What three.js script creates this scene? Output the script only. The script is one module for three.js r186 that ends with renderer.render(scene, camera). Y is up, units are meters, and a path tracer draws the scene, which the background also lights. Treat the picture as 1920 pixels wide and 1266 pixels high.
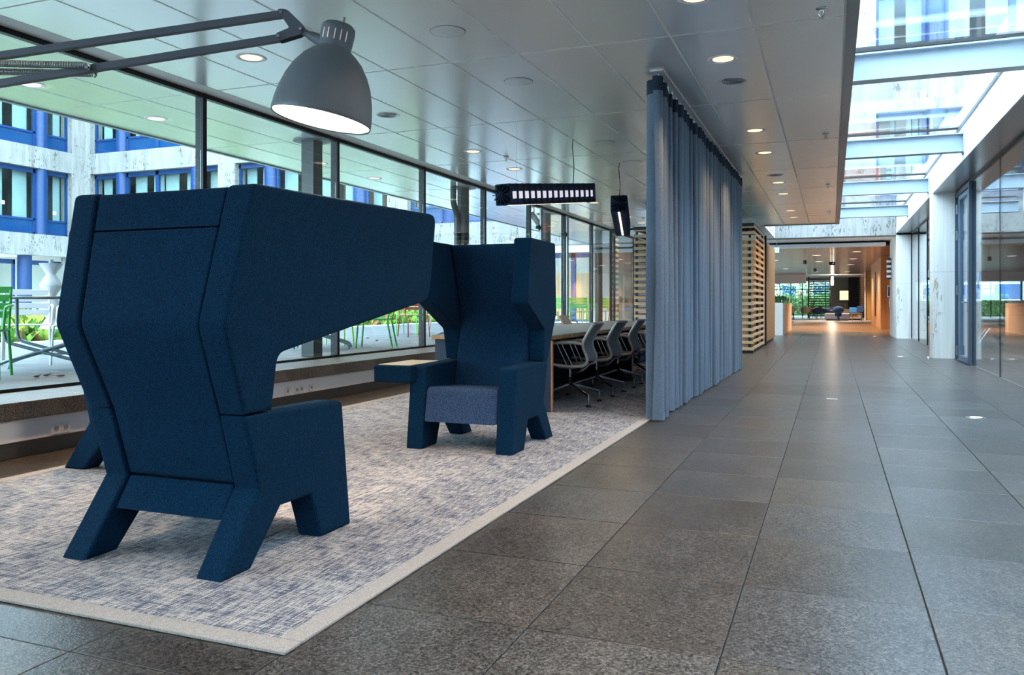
import * as THREE from 'three';
import { RoundedBoxGeometry } from 'three/addons/geometries/RoundedBoxGeometry.js';
import { mergeGeometries } from 'three/addons/utils/BufferGeometryUtils.js';
import { RectAreaLightUniformsLib } from 'three/addons/lights/RectAreaLightUniformsLib.js';

// ---------------------------------------------------------------- camera, sky, exposure
const renderer = new THREE.WebGLRenderer({ antialias: true });
renderer.toneMapping = THREE.LinearToneMapping;
renderer.toneMappingExposure = 1.9;
renderer.shadowMap.enabled = true;
RectAreaLightUniformsLib.init();
const scene = new THREE.Scene();
const EYE = 1.1, YAW = Math.atan(600 / 1526);
const camera = new THREE.PerspectiveCamera(2 * Math.atan(633 / 1526) * 180 / Math.PI, 1920 / 1266, 0.1, 300);
camera.position.set(0, EYE, 0);
camera.rotation.y = YAW;
camera.setViewOffset(1920, 1266, 0, 64, 1920, 1266);           // rising front: verticals stay upright, horizon above the middle
scene.background = new THREE.Color().setRGB(0.59, 0.815, 1.0);   // even overcast sky
scene.backgroundIntensity = 6.6;
const DOWN = 8, WARM = 0xffd2a0;                               // candela and colour of a recessed downlight
const PI = Math.PI, V = (x, y, z) => new THREE.Vector3(x, y, z);

// ---------------------------------------------------------------- helpers
let seed = 7;
const rnd = () => { seed = (seed + 0x6D2B79F5) | 0; let t = Math.imul(seed ^ (seed >>> 15), 1 | seed); t = (t + Math.imul(t ^ (t >>> 7), 61 | t)) ^ t; return ((t ^ (t >>> 14)) >>> 0) / 4294967296; };
const taken = {};
function numbered(n) { taken[n] = (taken[n] ?? -1) + 1; return taken[n] ? n + '_' + String(taken[n]).padStart(3, '0') : n; }
function thing(name, label, category, p = [0, 0, 0], turn = 0, group, kind) {
  const o = new THREE.Group(); o.name = numbered(name); scene.add(o);
  o.position.set(...p); o.rotation.y = turn; o.userData = { label, category };
  if (group) o.userData.group = group; if (kind) o.userData.kind = kind;
  return o;
}
const struct = (name, label, category) => thing(name, label, category, [0, 0, 0], 0, null, 'structure');
function obj(name, geo, mat, parent, p, turn) {
  const m = new THREE.Mesh(Array.isArray(geo) ? merge(geo) : geo, mat); m.name = name; m.castShadow = m.receiveShadow = true;
  if (p) m.position.set(...p); if (turn) m.rotation.y = turn;
  parent.add(m); return m;
}
function dup(root, p, turn, label, group) {
  const r = root.clone(); r.name = numbered(root.name.replace(/_\d{3}$/, '')); scene.add(r);
  r.position.set(...p); r.rotation.y = turn; r.userData = { ...root.userData, label }; if (group) r.userData.group = group;
  return r;
}
// uv in metres, from the side each face points to
function metric(g) {
  const q = g.index ? g.toNonIndexed() : g, p = q.attributes.position, n = q.attributes.normal, uv = new Float32Array(p.count * 2);
  for (let i = 0; i < p.count; i += 3) {
    let x = 0, y = 0, z = 0; for (let k = 0; k < 3; k++) { x += Math.abs(n.getX(i + k)); y += Math.abs(n.getY(i + k)); z += Math.abs(n.getZ(i + k)); }
    for (let k = 0; k < 3; k++) {
      const j = i + k, a = x >= y && x >= z ? [p.getZ(j), p.getY(j)] : y >= z ? [p.getX(j), p.getZ(j)] : [p.getX(j), p.getY(j)];
      uv[2 * j] = a[0]; uv[2 * j + 1] = a[1];
    }
  }
  q.setAttribute('uv', new THREE.BufferAttribute(uv, 2)); return q;
}
function merge(list) { return mergeGeometries(list.map((g) => { const q = g.index ? g.toNonIndexed() : g; for (const k of Object.keys(q.attributes)) if (!['position', 'normal', 'uv'].includes(k)) q.deleteAttribute(k); return q; })); }
// boxes by their limits: [x0,x1,y0,y1,z0,z1]
function bx(x0, x1, y0, y1, z0, z1) { const g = new THREE.BoxGeometry(Math.abs(x1 - x0), Math.abs(y1 - y0), Math.abs(z1 - z0)); g.translate((x0 + x1) / 2, (y0 + y1) / 2, (z0 + z1) / 2); return metric(g); }
function rb(x0, x1, y0, y1, z0, z1, r = 0.01, s = 2) { const w = Math.abs(x1 - x0), h = Math.abs(y1 - y0), d = Math.abs(z1 - z0); const g = new RoundedBoxGeometry(w, h, d, s, Math.min(r, w / 2.01, h / 2.01, d / 2.01)); g.translate((x0 + x1) / 2, (y0 + y1) / 2, (z0 + z1) / 2); return metric(g); }
function cyl(r0, r1, h, x, y, z, n = 20) { const g = new THREE.CylinderGeometry(r1, r0, h, n); g.translate(x, y + h / 2, z); return g.toNonIndexed(); }   // r0 below, r1 above, y of its foot
function pipe(pts, r, seg = 24, rad = 8, tension = 0.15) { const c = new THREE.CatmullRomCurve3(pts.map((p) => V(...p)), false, 'catmullrom', tension); return new THREE.TubeGeometry(c, seg, r, rad).toNonIndexed(); }
function bar(a, b, w, h = w) {   // straight square bar from a to b
  const A = V(...a), B = V(...b), d = B.clone().sub(A), L = d.length(); const g = new THREE.BoxGeometry(w, h, L);
  g.lookAt(d.normalize()); const m = A.add(B).multiplyScalar(0.5); g.translate(m.x, m.y, m.z); return metric(g);
}
function rod(a, b, r0, r1 = r0, n = 10) {
  const A = V(...a), B = V(...b), d = B.clone().sub(A), L = d.length(); const g = new THREE.CylinderGeometry(r1, r0, L, n);
  g.applyQuaternion(new THREE.Quaternion().setFromUnitVectors(V(0, 1, 0), d.normalize())); const m = A.add(B).multiplyScalar(0.5); g.translate(m.x, m.y, m.z); return g.toNonIndexed();
}
function rounded(pts) {   // closed outline of [x, y, radius]
  const s = new THREE.Shape(), n = pts.length;
  for (let i = 0; i < n; i++) {
    const [x, y, r = 0] = pts[i], a = pts[(i + n - 1) % n], b = pts[(i + 1) % n];
    const la = Math.hypot(a[0] - x, a[1] - y), lb = Math.hypot(b[0] - x, b[1] - y), k = Math.min(r, la * 0.45, lb * 0.45);
    const p = [x + (a[0] - x) / la * k, y + (a[1] - y) / la * k], q = [x + (b[0] - x) / lb * k, y + (b[1] - y) / lb * k];
    i ? s.lineTo(...p) : s.moveTo(...p); if (k) s.quadraticCurveTo(x, y, ...q);
  }
  s.closePath(); return s;
}
function extr(pts, depth, bev = 0, seg = 3) { return new THREE.ExtrudeGeometry(rounded(pts.map(([x, y, r = 0]) => [x, y, r < bev + 0.006 ? 0 : r])), { depth: depth - 2 * bev, bevelEnabled: bev > 0, bevelSize: bev, bevelThickness: bev, bevelOffset: -bev, bevelSegments: seg, curveSegments: 5 }).translate(0, 0, bev); }
const lathe = (pts, n = 32) => new THREE.LatheGeometry(pts.map((p) => new THREE.Vector2(...p)), n).toNonIndexed();

// ---------------------------------------------------------------- procedural textures
function noise(size, cx, cy, sd) {   // tileable value noise
  const keep = seed; seed = sd; const grid = Array.from({ length: cx * cy }, rnd); seed = keep; const out = new Float32Array(size * size);
  for (let y = 0; y < size; y++) { const fy = y / size * cy, y0 = fy | 0, ty = fy - y0, sy = ty * ty * (3 - 2 * ty), r0 = y0 * cx, r1 = ((y0 + 1) % cy) * cx;
    for (let x = 0; x < size; x++) { const fx = x / size * cx, x0 = fx | 0, tx = fx - x0, sx = tx * tx * (3 - 2 * tx), x1 = (x0 + 1) % cx;
      const a = grid[r0 + x0] + (grid[r0 + x1] - grid[r0 + x0]) * sx, b = grid[r1 + x0] + (grid[r1 + x1] - grid[r1 + x0]) * sx; out[y * size + x] = a + (b - a) * sy; } }
  return out;
}
function layers(size, list) { const o = new Float32Array(size * size); let w = 0; list.forEach(([cx, cy, a], i) => { const n = noise(size, cx, cy, 101 + i * 37 + cx); w += a; for (let k = 0; k < o.length; k++) o[k] += n[k] * a; }); for (let k = 0; k < o.length; k++) o[k] /= w; return o; }
function tex(size, fn, metres = 1, color = true) {
  const d = new Uint8Array(size * size * 4);
  for (let i = 0; i < size * size; i++) { const c = fn(i, i % size, (i / size) | 0); const q = Array.isArray(c) ? c : [c, c, c]; for (let k = 0; k < 3; k++) d[4 * i + k] = Math.max(0, Math.min(255, Math.round(q[k] * 255))); d[4 * i + 3] = 255; }
  const t = new THREE.DataTexture(d, size, size); t.wrapS = t.wrapT = THREE.RepeatWrapping; t.magFilter = THREE.LinearFilter; t.minFilter = THREE.LinearMipmapLinearFilter; t.generateMipmaps = true;
  const r = Array.isArray(metres) ? metres : [metres, metres]; t.repeat.set(1 / r[0], 1 / r[1]); if (color) t.colorSpace = THREE.SRGBColorSpace; t.needsUpdate = true; return t;
}
const lerp = (a, b, t) => a + (b - a) * t, mixc = (a, b, t) => [lerp(a[0], b[0], t), lerp(a[1], b[1], t), lerp(a[2], b[2], t)], clamp = (v) => Math.max(0, Math.min(1, v));
const std = (color, roughness = 0.6, metalness = 0, more = {}) => new THREE.MeshStandardMaterial({ color, roughness, metalness, ...more });
const lin = (r, g, b) => new THREE.Color().setRGB(r, g, b);
const glassMat = (color, more = {}) => new THREE.MeshPhysicalMaterial({ color, roughness: 0.0, metalness: 0, transmission: 1, thickness: 0, ior: 1.5, ...more });

const felt = (color) => new THREE.MeshPhysicalMaterial({ color, roughness: 0.95, specularIntensity: 0.25, map: T.wool, bumpMap: T.woolBump, bumpScale: 0.0012 });
// floor stone: speckled dark granite
const T = {};
{ const f = layers(1024, [[512, 512, 1], [200, 200, 1], [340, 340, 1]]), c = layers(1024, [[6, 6, 2], [14, 14, 1.2], [40, 40, 0.6]]);
  const s = (i) => 0.285 + (f[i] - 0.5) * 0.58 + (c[i] - 0.5) * 0.10;
  T.stone = tex(1024, (i) => [s(i) * 1.045, s(i), s(i) * 0.955], 1.6); T.stoneBump = tex(1024, (i) => f[i], 1.6, false);
  T.granite = tex(1024, (i) => { const v = 0.33 + (f[i] - 0.5) * 0.7 + (c[i] - 0.5) * 0.15; return [v * 1.04, v, v * 0.95]; }, 1.0); }
{ // woven rug: short slate streaks along and across an off-white ground
  const n = 1024, a = layers(n, [[14, 300, 1.2], [34, 512, 1.2]]), b = layers(n, [[256, 16, 1], [400, 44, 0.9]]), w = layers(n, [[9, 12, 1], [30, 34, 0.7]]), g = noise(n, 512, 512, 5);
  T.rug = tex(n, (i, x, y) => { let t = clamp((a[i] - 0.5) * 1.7 + (b[i] - 0.5) * 2.4 + (w[i] - 0.5) * 0.6 + 0.5 + (g[i] - 0.5) * 1.1); return mixc([0.76, 0.73, 0.705], [0.25, 0.285, 0.375], t * t * 0.5 + t * 0.42); }, [1.0, 1.0]);
  T.rugBump = tex(n, (i) => g[i] * 0.6 + b[i] * 0.4, [1.0, 1.0], false); }
{ // wool felt, heathered
  const n = 512, a = layers(n, [[256, 256, 1], [128, 128, 1], [60, 60, 0.4]]), h = noise(n, 256, 256, 77);
  T.wool = tex(n, (i) => { const v = 0.72 + (a[i] - 0.5) * 0.8 + (h[i] > 0.9 ? 0.28 : 0); return [v, v, v]; }, 0.35); T.woolBump = tex(n, (i) => a[i], 0.35, false);
  T.weave = tex(n, (i, x, y) => { const v = 0.78 + 0.16 * Math.sin(x * PI / 2) * Math.sin(y * PI / 2) + (a[i] - 0.5) * 0.35; return v; }, 0.4); }
{ // travertine: vertical bands, pits in chains
  const n = 1024, a = layers(n, [[60, 3, 1], [160, 5, 0.8], [24, 2, 1]]), p = layers(n, [[90, 26, 1], [200, 60, 0.8]]), m = layers(n, [[10, 4, 1], [22, 6, 0.6]]);
  T.trav = tex(n, (i) => { let v = 0.90 + (a[i] - 0.5) * 0.13; const pit = clamp((p[i] - 0.66) * 9) * clamp((m[i] - 0.55) * 8); return [(v - pit * 0.16) * 1.005, v - pit * 0.2, (v - pit * 0.26) * 0.975]; }, 3.2); 
  T.travDark = tex(n, (i) => { let v = 0.80 + (a[i] - 0.5) * 0.22; const pit = clamp((p[i] - 0.60) * 8) * clamp((m[i] - 0.45) * 6); v -= pit * 0.3; return [v, v, v * 0.985]; }, 3.2); }
{ const n = 512, a = layers(n, [[70, 3, 1], [180, 6, 0.7], [20, 2, 0.8]]);
  T.oak = tex(n, (i) => mixc([0.86, 0.72, 0.56], [0.68, 0.52, 0.37], clamp((a[i] - 0.5) * 2 + 0.5)), [0.6, 1.4]); T.oakX = tex(n, (i, x, y) => { const k = x * n + y; return mixc([0.90, 0.79, 0.65], [0.77, 0.64, 0.49], clamp((a[k] - 0.5) * 2 + 0.5)); }, [1.4, 0.6]); }
{ const n = 512, a = layers(n, [[4, 60, 1], [30, 200, 0.6], [8, 8, 0.8]]); T.deck = tex(n, (i) => { const v = 0.34 + (a[i] - 0.5) * 0.2; return [v * 0.97, v, v * 1.03]; }, [3, 1.6]); }
{ const n = 512; T.perf = tex(n, (i, x, y) => ((x % 16) - 8) ** 2 + ((y % 16) - 8) ** 2 < 14 ? 0.86 : 1, 0.19); }

// ---------------------------------------------------------------- materials
const M = {
  grout: std(0x1b1a1a, 0.9), rug: std(0xffffff, 0.95, 0, { map: T.rug, bumpMap: T.rugBump, bumpScale: 0.004 }), rugEdge: std(0xd6ccc4, 0.9, 0, { map: T.weave }),
  tiles: [0xffffff, 0xeeeef2, 0xded9d4, 0xf8f2ec].map((c) => std(c, 0.30, 0, { map: T.stone, bumpMap: T.stoneBump, bumpScale: 0.0008 })),
  navy: felt(0x0b3a5a), seat: felt(0x4d6488),
  cream: std(0xd8d0b8, 0.5), panel: std(0xffffff, 0.24, 0.58, { map: T.perf }), panelPlain: std(0xe6e8ea, 0.22, 0.45), joint: std(0xdadcdc, 0.6), white: std(0xf4f4f8, 0.5), whiteMatt: std(0xdedede, 0.85),
  steel: std(0xa4a7aa, 0.3, 0.9), chrome: std(0xd0d2d4, 0.12, 1), grey: std(0x7d8083, 0.5, 0.3), dark: std(0x1a1d20, 0.45, 0.3), black: std(0x0c0d0f, 0.5), granite: std(0xffffff, 0.42, 0, { map: T.granite }),
  kick: std(0x6e6a68, 0.4, 0.5), lampGrey: std(0x6c7076, 0.5, 0.1), armGrey: std(0x5c5e66, 0.5, 0.1), trav: std(0xffffff, 0.6, 0, { map: T.trav }), travOut: std(0xaaa8a6, 0.8, 0, { map: T.travDark }),
  beam: std(0x94a4b0, 0.45), edge: std(0x8d9196, 0.35, 0.6), soffit: std(0x9a9ea2, 0.25, 0.6), curtain: std(0x8699b0, 0.9, 0, { map: T.weave, side: THREE.DoubleSide }), curtainTop: std(0x27374a, 0.95, 0, { side: THREE.DoubleSide }),
  oak: std(0xffffff, 0.6, 0, { map: T.oak }), oakX: std(0xffffff, 0.6, 0, { map: T.oakX }), oakWarm: std(0xe8cdb2, 0.5, 0, { map: T.oak }), oakFloor: std(0xc08a5a, 0.35, 0, { map: T.oakX }),
  pane: glassMat(lin(0.945, 0.982, 0.968)), paneRight: glassMat(lin(0.9, 0.95, 0.97)), paneRoof: glassMat(lin(0.975, 0.988, 0.995)), deck: std(0xffffff, 0.7, 0, { map: T.deck }), ground: std(0x5c5b52, 0.95),
  blue: std(0x053263, 0.45), blueDark: std(0x0b2f63, 0.35), glassBlue: std(0x0b3a68, 0.12), bpane: glassMat(lin(0.9, 0.97, 0.97), { specularIntensity: 0.3 }), room: std(0x8a867c, 0.9), drape: std(0x9aa5a3, 0.9),
  green: std(0x2f8f35, 0.45), lime: std(0x9ccc3a, 0.45), greenLight: std(0x57b84a, 0.45), red: std(0x8f2f2c, 0.45), whiteMetal: std(0xe6e8ea, 0.4), tubeGrey: std(0x66737a, 0.4, 0.6), brown: std(0x4a2f2a, 0.5),
  chairGrey: std(0xa4a6a8, 0.8, 0, { map: T.weave }), chairFrame: std(0xb2b0ae, 0.45, 0.1), lightHousing: std(0xd9d9de, 0.5),
  tubeDark: std(0x3b403f, 0.4, 0.5), plank: std(0x8f8078, 0.22, 0.5), oakFloorM: std(0x7d6a58, 0.3, 0, { map: T.oakX }), whiteWood: std(0xd8cfc4, 0.5), oakWarmL: std(0xcdb49e, 0.5), plant2: std(0x2c5c2c, 0.6, 0, { side: THREE.DoubleSide }), leafBright: std(0x52763a, 0.6, 0, { side: THREE.DoubleSide }), blackD: std(0x14161a, 0.6), dots: std(0xeef2f2, 0.6),
};
const glow = (color, k) => new THREE.MeshStandardMaterial({ color: 0xffffff, emissive: color, emissiveIntensity: k, roughness: 0.6 });
const ORD = ['first', 'second', 'third', 'fourth', 'fifth', 'sixth', 'seventh', 'eighth', 'ninth', 'tenth', 'eleventh', 'twelfth'];
// ================================================================ the setting
const H = 3.25, XG = -6.0, XR = 2.31, XF = 1.88, TER = 0.40;   // ceiling, left glass, right glass, right fascia, terrace level
{ // floor: dark stone tiles 0.64 x 0.702 m over a grout bed; each near tile a piece of its own
  const f = struct('floor', 'dark grey stone tile floor running down the corridor', 'floor');
  obj('grout_bed', bx(-6, 12, -0.25, -0.006, 9, -80), M.grout, f);
  const w = 0.64, d = 0.702, gap = 0.0022, geos = [0, 1, 2, 3].map((k) => { const g = rb(-w / 2 + gap, w / 2 - gap, -0.05, 0, -d / 2 + gap, d / 2 - gap, 0.0025, 1); const u = g.attributes.uv; for (let i = 0; i < u.count; i++) u.setXY(i, u.getX(i) + k * 0.37, u.getY(i) + k * 0.61); return g; });
  const rest = [];
  for (let r = -14; r < 78; r++) for (let c = -9; c < 18; c++) {
    const x = 0.318 + (c + 0.5) * w, z = -2.585 - (r + 0.5) * d;
    if (x > -4.7 && x < -1.95 && z < -2.5 && z > -14.6) continue;                    // under the rug
    if (c > 8 && z > -8 || z < -58 || (c < -3 && z < -32) || x < -5.5) continue;
    const near = z > -12 && z < 0.3 && c < 4;
    if (near) obj('floor_tile', geos[(rnd() * 4) | 0], M.tiles[(rnd() * 4) | 0], f, [x, 0, z]);
    else rest.push(bx(x - w / 2 + gap, x + w / 2 - gap, -0.05, 0, z - d / 2 + gap, z + d / 2 - gap));
  }
  obj('distant_floor_tiles', rest, M.tiles[0], f).userData.kind = 'stuff';
}
function ceilingPanels(o, x1, cols, z0, rows, mat, wid = 0.65, len = 2.4) {
  const g = rb(-wid / 2 + 0.006, wid / 2 - 0.006, 0, 0.02, -len / 2 + 0.006, len / 2 - 0.006, 0.003, 1);
  for (let c = 0; c < cols; c++) for (let r = 0; r < rows; r++) obj('ceiling_panel', g, mat, o, [x1 - (c + 0.5) * wid, H - 0.004, z0 - (r + 0.5) * len]);
  for (let c = 0; c <= cols; c++) obj('joint_bar', bx(x1 - c * wid - 0.009, x1 - c * wid + 0.009, H - 0.0055, H, z0, z0 - rows * len), M.joint, o);
  for (let r = 1; r < rows; r++) obj('joint_bar', bx(x1 - cols * wid, x1, H - 0.0052, H, z0 - r * len - 0.009, z0 - r * len + 0.009), M.joint, o);
}
{
  const c = struct('ceiling', 'grey perforated metal panel ceiling with white joints above the room', 'ceiling');
  obj('ceiling_backing', [bx(XG, 0.1, H, H + 0.12, 9, -23.4), bx(XG, -1.75, H, H + 0.12, -23.4, -28.2)], M.joint, c);
  ceilingPanels(c, 0.09, 9, 7.85, 13, M.panel);
  obj('roof_slab', [bx(-8.13, 0.2, H + 0.15, H + 0.6, 9, -23.4), bx(-8.13, -1.75, H + 0.15, H + 0.6, -23.4, -28.2)], M.whiteMatt, c);
  obj('edge_channel', [bx(0.1, 0.185, H - 0.03, H + 0.6, 9, -23.45), bx(-1.75, 0.185, H - 0.03, H + 0.6, -23.4, -23.45)], M.edge, c);
  const s = struct('ceiling', 'smooth grey soffit outside the glass above the terrace', 'soffit');
  obj('soffit_backing', bx(-8.13, XG, H + 0.001, H + 0.12, 9, -28.2), M.joint, s);
  ceilingPanels(s, XG - 0.04, 3, 7.85, 15, M.panelPlain, 0.69);
  obj('soffit_edge', bx(-8.16, -8.1, H - 0.02, H + 0.6, 9, -28.2), M.edge, s);
}
{ // low wall under the left glazing: steel kick plate, white cable duct, dark stone sill blocks
  const w = struct('wall_left', 'low wall with white cable duct and dark stone sill under the window', 'wall');
  obj('core', bx(-5.95, -5.44, 0, 0.27, 9, -24), M.grout, w);
  obj('kick_plate', bx(-5.44, -5.385, 0.004, 0.118, 9, -24), M.kick, w);
  obj('cable_duct', rb(-5.44, -5.36, 0.118, 0.278, 9, -24, 0.006), M.white, w);
  const g = rb(-5.97, -5.33, 0.278, TER + 0.004, -0.444, 0.444, 0.006, 1);
  for (let k = 0; k < 36; k++) obj('sill_stone', g, M.granite, w, [0, 0, 8.25 - k * 0.89]);
}
{ // left glazing
  const w = struct('window_1', 'tall frameless glass wall with slim black mullions facing the terrace', 'window');
  obj('head_rail', bx(XG - 0.04, XG + 0.02, H - 0.045, H, 9, -28), M.dark, w);
  obj('sill_rail', bx(XG - 0.045, XG + 0.02, TER + 0.004, TER + 0.03, 9, -28), M.dark, w);
  const zs = []; for (let k = -6; k < 9; k++) zs.push(-6.6 - 2.42 * k);
  for (const z of zs) obj('mullion', bx(XG - 0.07, XG + 0.03, TER, H, z - 0.027, z + 0.027), M.dark, w);
  for (let i = 0; i < zs.length - 1; i++) obj('pane', bx(XG - 0.006, XG + 0.006, TER + 0.03, H - 0.045, zs[i] - 0.03, zs[i + 1] + 0.03), M.pane, w);
  const d = struct('door_1', 'pair of glass terrace doors with round steel posts and clamp hinges', 'door');
  for (const z of [-16.78, -18.66]) {
    obj('door_post', cyl(0.036, 0.036, H - 0.06 - TER, XG + 0.09, TER, z, 16), M.steel, d);
    for (const y of [0.75, 2.75]) obj('hinge', [bx(XG + 0.02, XG + 0.09, y - 0.03, y + 0.03, z + 0.02, z + 0.17), rod([XG + 0.07, y - 0.06, z + 0.08], [XG + 0.07, y + 0.06, z + 0.08], 0.018)], M.dark, d);
  }
  obj('door_pull', pipe([[XG + 0.03, 1.2, -17.7], [XG + 0.09, 1.22, -17.7], [XG + 0.09, 1.78, -17.7], [XG + 0.03, 1.8, -17.7]], 0.012), M.steel, d);
}
{ // right side: travertine fascia and piers, glass set back behind them
  const w = struct('wall_right', 'white travertine piers and fascia along the right side', 'wall');
  obj('fascia', bx(XF, XF + 0.4, 3.31, 4.12, 9, -28.2), M.trav, w);
  for (const z of [-8.3, -18.25, -28.2]) { const d = z < -28 ? 3.1 : 0.6;
    const p = obj('pier', [bx(XF, XR, 0, 1.727, z, z - d), bx(XF, XR, 1.731, 3.31, z, z - d)], M.trav, w);
    if (z === -18.25) { obj('card_reader', rb(XF - 0.03, XF, 1.63, 1.78, z - 0.62 + 0.02, z - 0.52, 0.006), M.steel, p); obj('joint', bx(XF - 0.001, XR, 1.727, 1.731, z + 0.001, z - d), M.grey, p); } }
  obj('soffit_panel', bx(XF, 2.9, 3.3, 3.309, 9, -28.2), M.soffit, w);
  const g = struct('window_2', 'right glass wall with thin dark joints mirroring the skylight beams', 'window');
  obj('head_rail', bx(XR - 0.02, XR + 0.04, 3.262, 3.3, 9, -28.2), M.dark, g);
  obj('floor_rail', bx(XR - 0.02, XR + 0.03, 0, 0.012, 9, -28.2), M.steel, g);
  const zs = [8.9, 6, 3.6, 1.2, -1.3, -3.7, -6.1, -8.0, -8.95, -11.38, -13.8, -16.3];
  for (let i = 0; i < zs.length - 1; i++) { obj('pane', bx(XR - 0.006, XR + 0.006, 0.012, 3.262, zs[i] - 0.004, zs[i + 1] + 0.004), M.paneRight, g); obj('joint', bx(XR - 0.01, XR + 0.01, 0, 3.262, zs[i + 1] - 0.005, zs[i + 1] + 0.005), M.dark, g); }
  for (const [a, b] of [[-18.9, -21.2], [-21.2, -23.6], [-23.6, -25.9], [-25.9, -28.15]]) { obj('pane', bx(XR - 0.006, XR + 0.006, 0.012, 3.262, a, b + 0.01), M.paneRight, g); obj('joint', bx(XR - 0.02, XR + 0.02, 0, 3.262, b - 0.012, b + 0.012), M.dark, g); }
  const st = obj('window_sticker', bx(XR - 0.009, XR - 0.0065, 1.34, 1.63, -15.78, -15.62), std(0x9fb4d8, 0.6), g);
  obj('sticker_band', bx(XR - 0.0100, XR - 0.0091, 1.36, 1.42, -15.77, -15.63), std(0x4e74b8, 0.6), st);
  const d = struct('door_2', 'grey framed glass door with lever handle beside the travertine pier', 'door');
  obj('door_frame', [bx(XR - 0.05, XR + 0.05, 0, 3.26, -18.2, -18.12), bx(XR - 0.06, XR + 0.05, 0, 3.26, -16.42, -16.3), bx(XR - 0.05, XR + 0.05, 3.18, 3.26, -18.12, -16.42)], std(0x47586a, 0.4, 0.3), d);
  const lf = obj('door_leaf', [bx(XR - 0.06, XR + 0.02, 0.02, 3.14, -17.62, -17.48), bx(XR - 0.06, XR + 0.02, 0.02, 3.14, -16.5, -16.43), bx(XR - 0.06, XR + 0.02, 0.02, 0.12, -17.5, -16.45), bx(XR - 0.06, XR + 0.02, 3.06, 3.14, -17.5, -16.45)], std(0x5f7890, 0.4, 0.3), d);
  obj('side_pane', bx(XR - 0.006, XR + 0.006, 0.02, 3.18, -18.12, -17.62), M.paneRight, d);
  obj('leaf_pane', bx(XR - 0.026, XR - 0.014, 0.12, 3.06, -17.48, -16.5), M.paneRight, lf);
  for (const y of [0.2, 1.35, 2.4, 2.9]) obj('hinge', rod([XR - 0.075, y - 0.09, -17.63], [XR - 0.075, y + 0.09, -17.63], 0.022), M.grey, d);
  obj('lever_handle', [rod([XR - 0.06, 1.12, -16.5], [XR - 0.12, 1.12, -16.5], 0.012), rod([XR - 0.12, 1.12, -16.5], [XR - 0.12, 1.12, -16.68], 0.011), bx(XR - 0.068, XR - 0.06, 0.94, 1.17, -16.47, -16.53)], M.chrome, lf);
}
{ // skylight over the right half of the corridor
  const w = struct('window_3', 'long glass skylight over the corridor with blue-white steel beams', 'skylight');
  const zs = [9, 5.3, 0.42, -4.46, -9.34, -14.2, -19.06, -24.0, -28.2];
  for (let i = 0; i < zs.length - 1; i++) obj('pane', bx(0.185, XF + 0.1, 3.865, 3.877, zs[i] - 0.01, zs[i + 1] + 0.01), M.paneRoof, w);
  for (let i = 1; i < zs.length - 1; i++) obj('glazing_bar', [bx(0.185, XF, 3.85, 3.9, zs[i] - 0.03 - 0.35, zs[i] + 0.01 - 0.35)], M.dark, w);
  obj('pane', bx(-1.75, 0.185, 3.865, 3.877, -23.46, -28.2), M.paneRoof, w);
  obj('kerb', bx(XF - 0.025, XF, 3.84, 3.88, 9, -28.2), M.edge, w);
  for (let i = 1; i < zs.length - 1; i++) { const z = zs[i], a = 0.185, b = XF;
    const bm = obj('steel_beam', [bx(a, b, 3.43, 3.446, z - 0.09, z + 0.09), bx(a, b, 3.70, 3.716, z - 0.09, z + 0.09), bx(a, b, 3.446, 3.70, z - 0.006, z + 0.006)], M.beam, w);
    obj('end_plate', bx(b - 0.012, b, 3.41, 3.74, z - 0.1, z + 0.1), M.beam, bm); }
}
{ // closing walls of the room, out of the picture
  const b = struct('wall_back', 'white end wall behind the viewer', 'wall');
  obj('plaster', bx(-6.2, 12, 0, 4.2, 9, 9.2), M.whiteMatt, b);
}
{ // terrace and courtyard ground
  const t = struct('floor', 'pale blue-grey paved terrace outside the glass', 'terrace');
  obj('paving', bx(-13, -5.95, 0.1, TER, 9, -28.2), M.deck, t);
  obj('kerb', bx(-13.14, -13.0, 0.1, TER + 0.03, 9, -28.2), M.whiteMatt, t);
  obj('courtyard_soil', bx(-33, -13.14, 0.05, 0.33, 9, -28.2), M.ground, t);
}
// ---------------------------------------------------------------- buildings round the courtyard
function facadeWindow(o, a, b, y0, y1, spandrel, put, drapes) {   // a..b along the wall, put() maps (along, height, depth) boxes into place
  const f = 0.09, m = obj('window', [put(a, a + f, y0, y1, -0.1, 0.02), put(b - f, b, y0, y1, -0.1, 0.02), put(a, b, y1 - 0.2, y1, -0.1, 0.02), put(a, b, y0, y0 + f, -0.1, 0.02)].concat(spandrel ? [put(a, b, y0 + spandrel, y0 + spandrel + f, -0.1, 0.02)] : []), M.blue, o);
  if (spandrel) obj('spandrel', put(a + f, b - f, y0 + f, y0 + spandrel, -0.06, -0.04), M.glassBlue, m);
  obj('pane', put(a + f, b - f, y0 + (spandrel ? spandrel + f : f), y1 - 0.2, -0.05, -0.042), M.bpane, m);
  if (drapes) obj('drape', [put(a + 0.05, a + (b - a) * 0.4, y0 + 0.1, y1 - 0.1, -0.5, -0.46), put(b - (b - a) * 0.36, b - 0.05, y0 + 0.1, y1 - 0.1, -0.5, -0.46)], M.drape, m);
}
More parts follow.
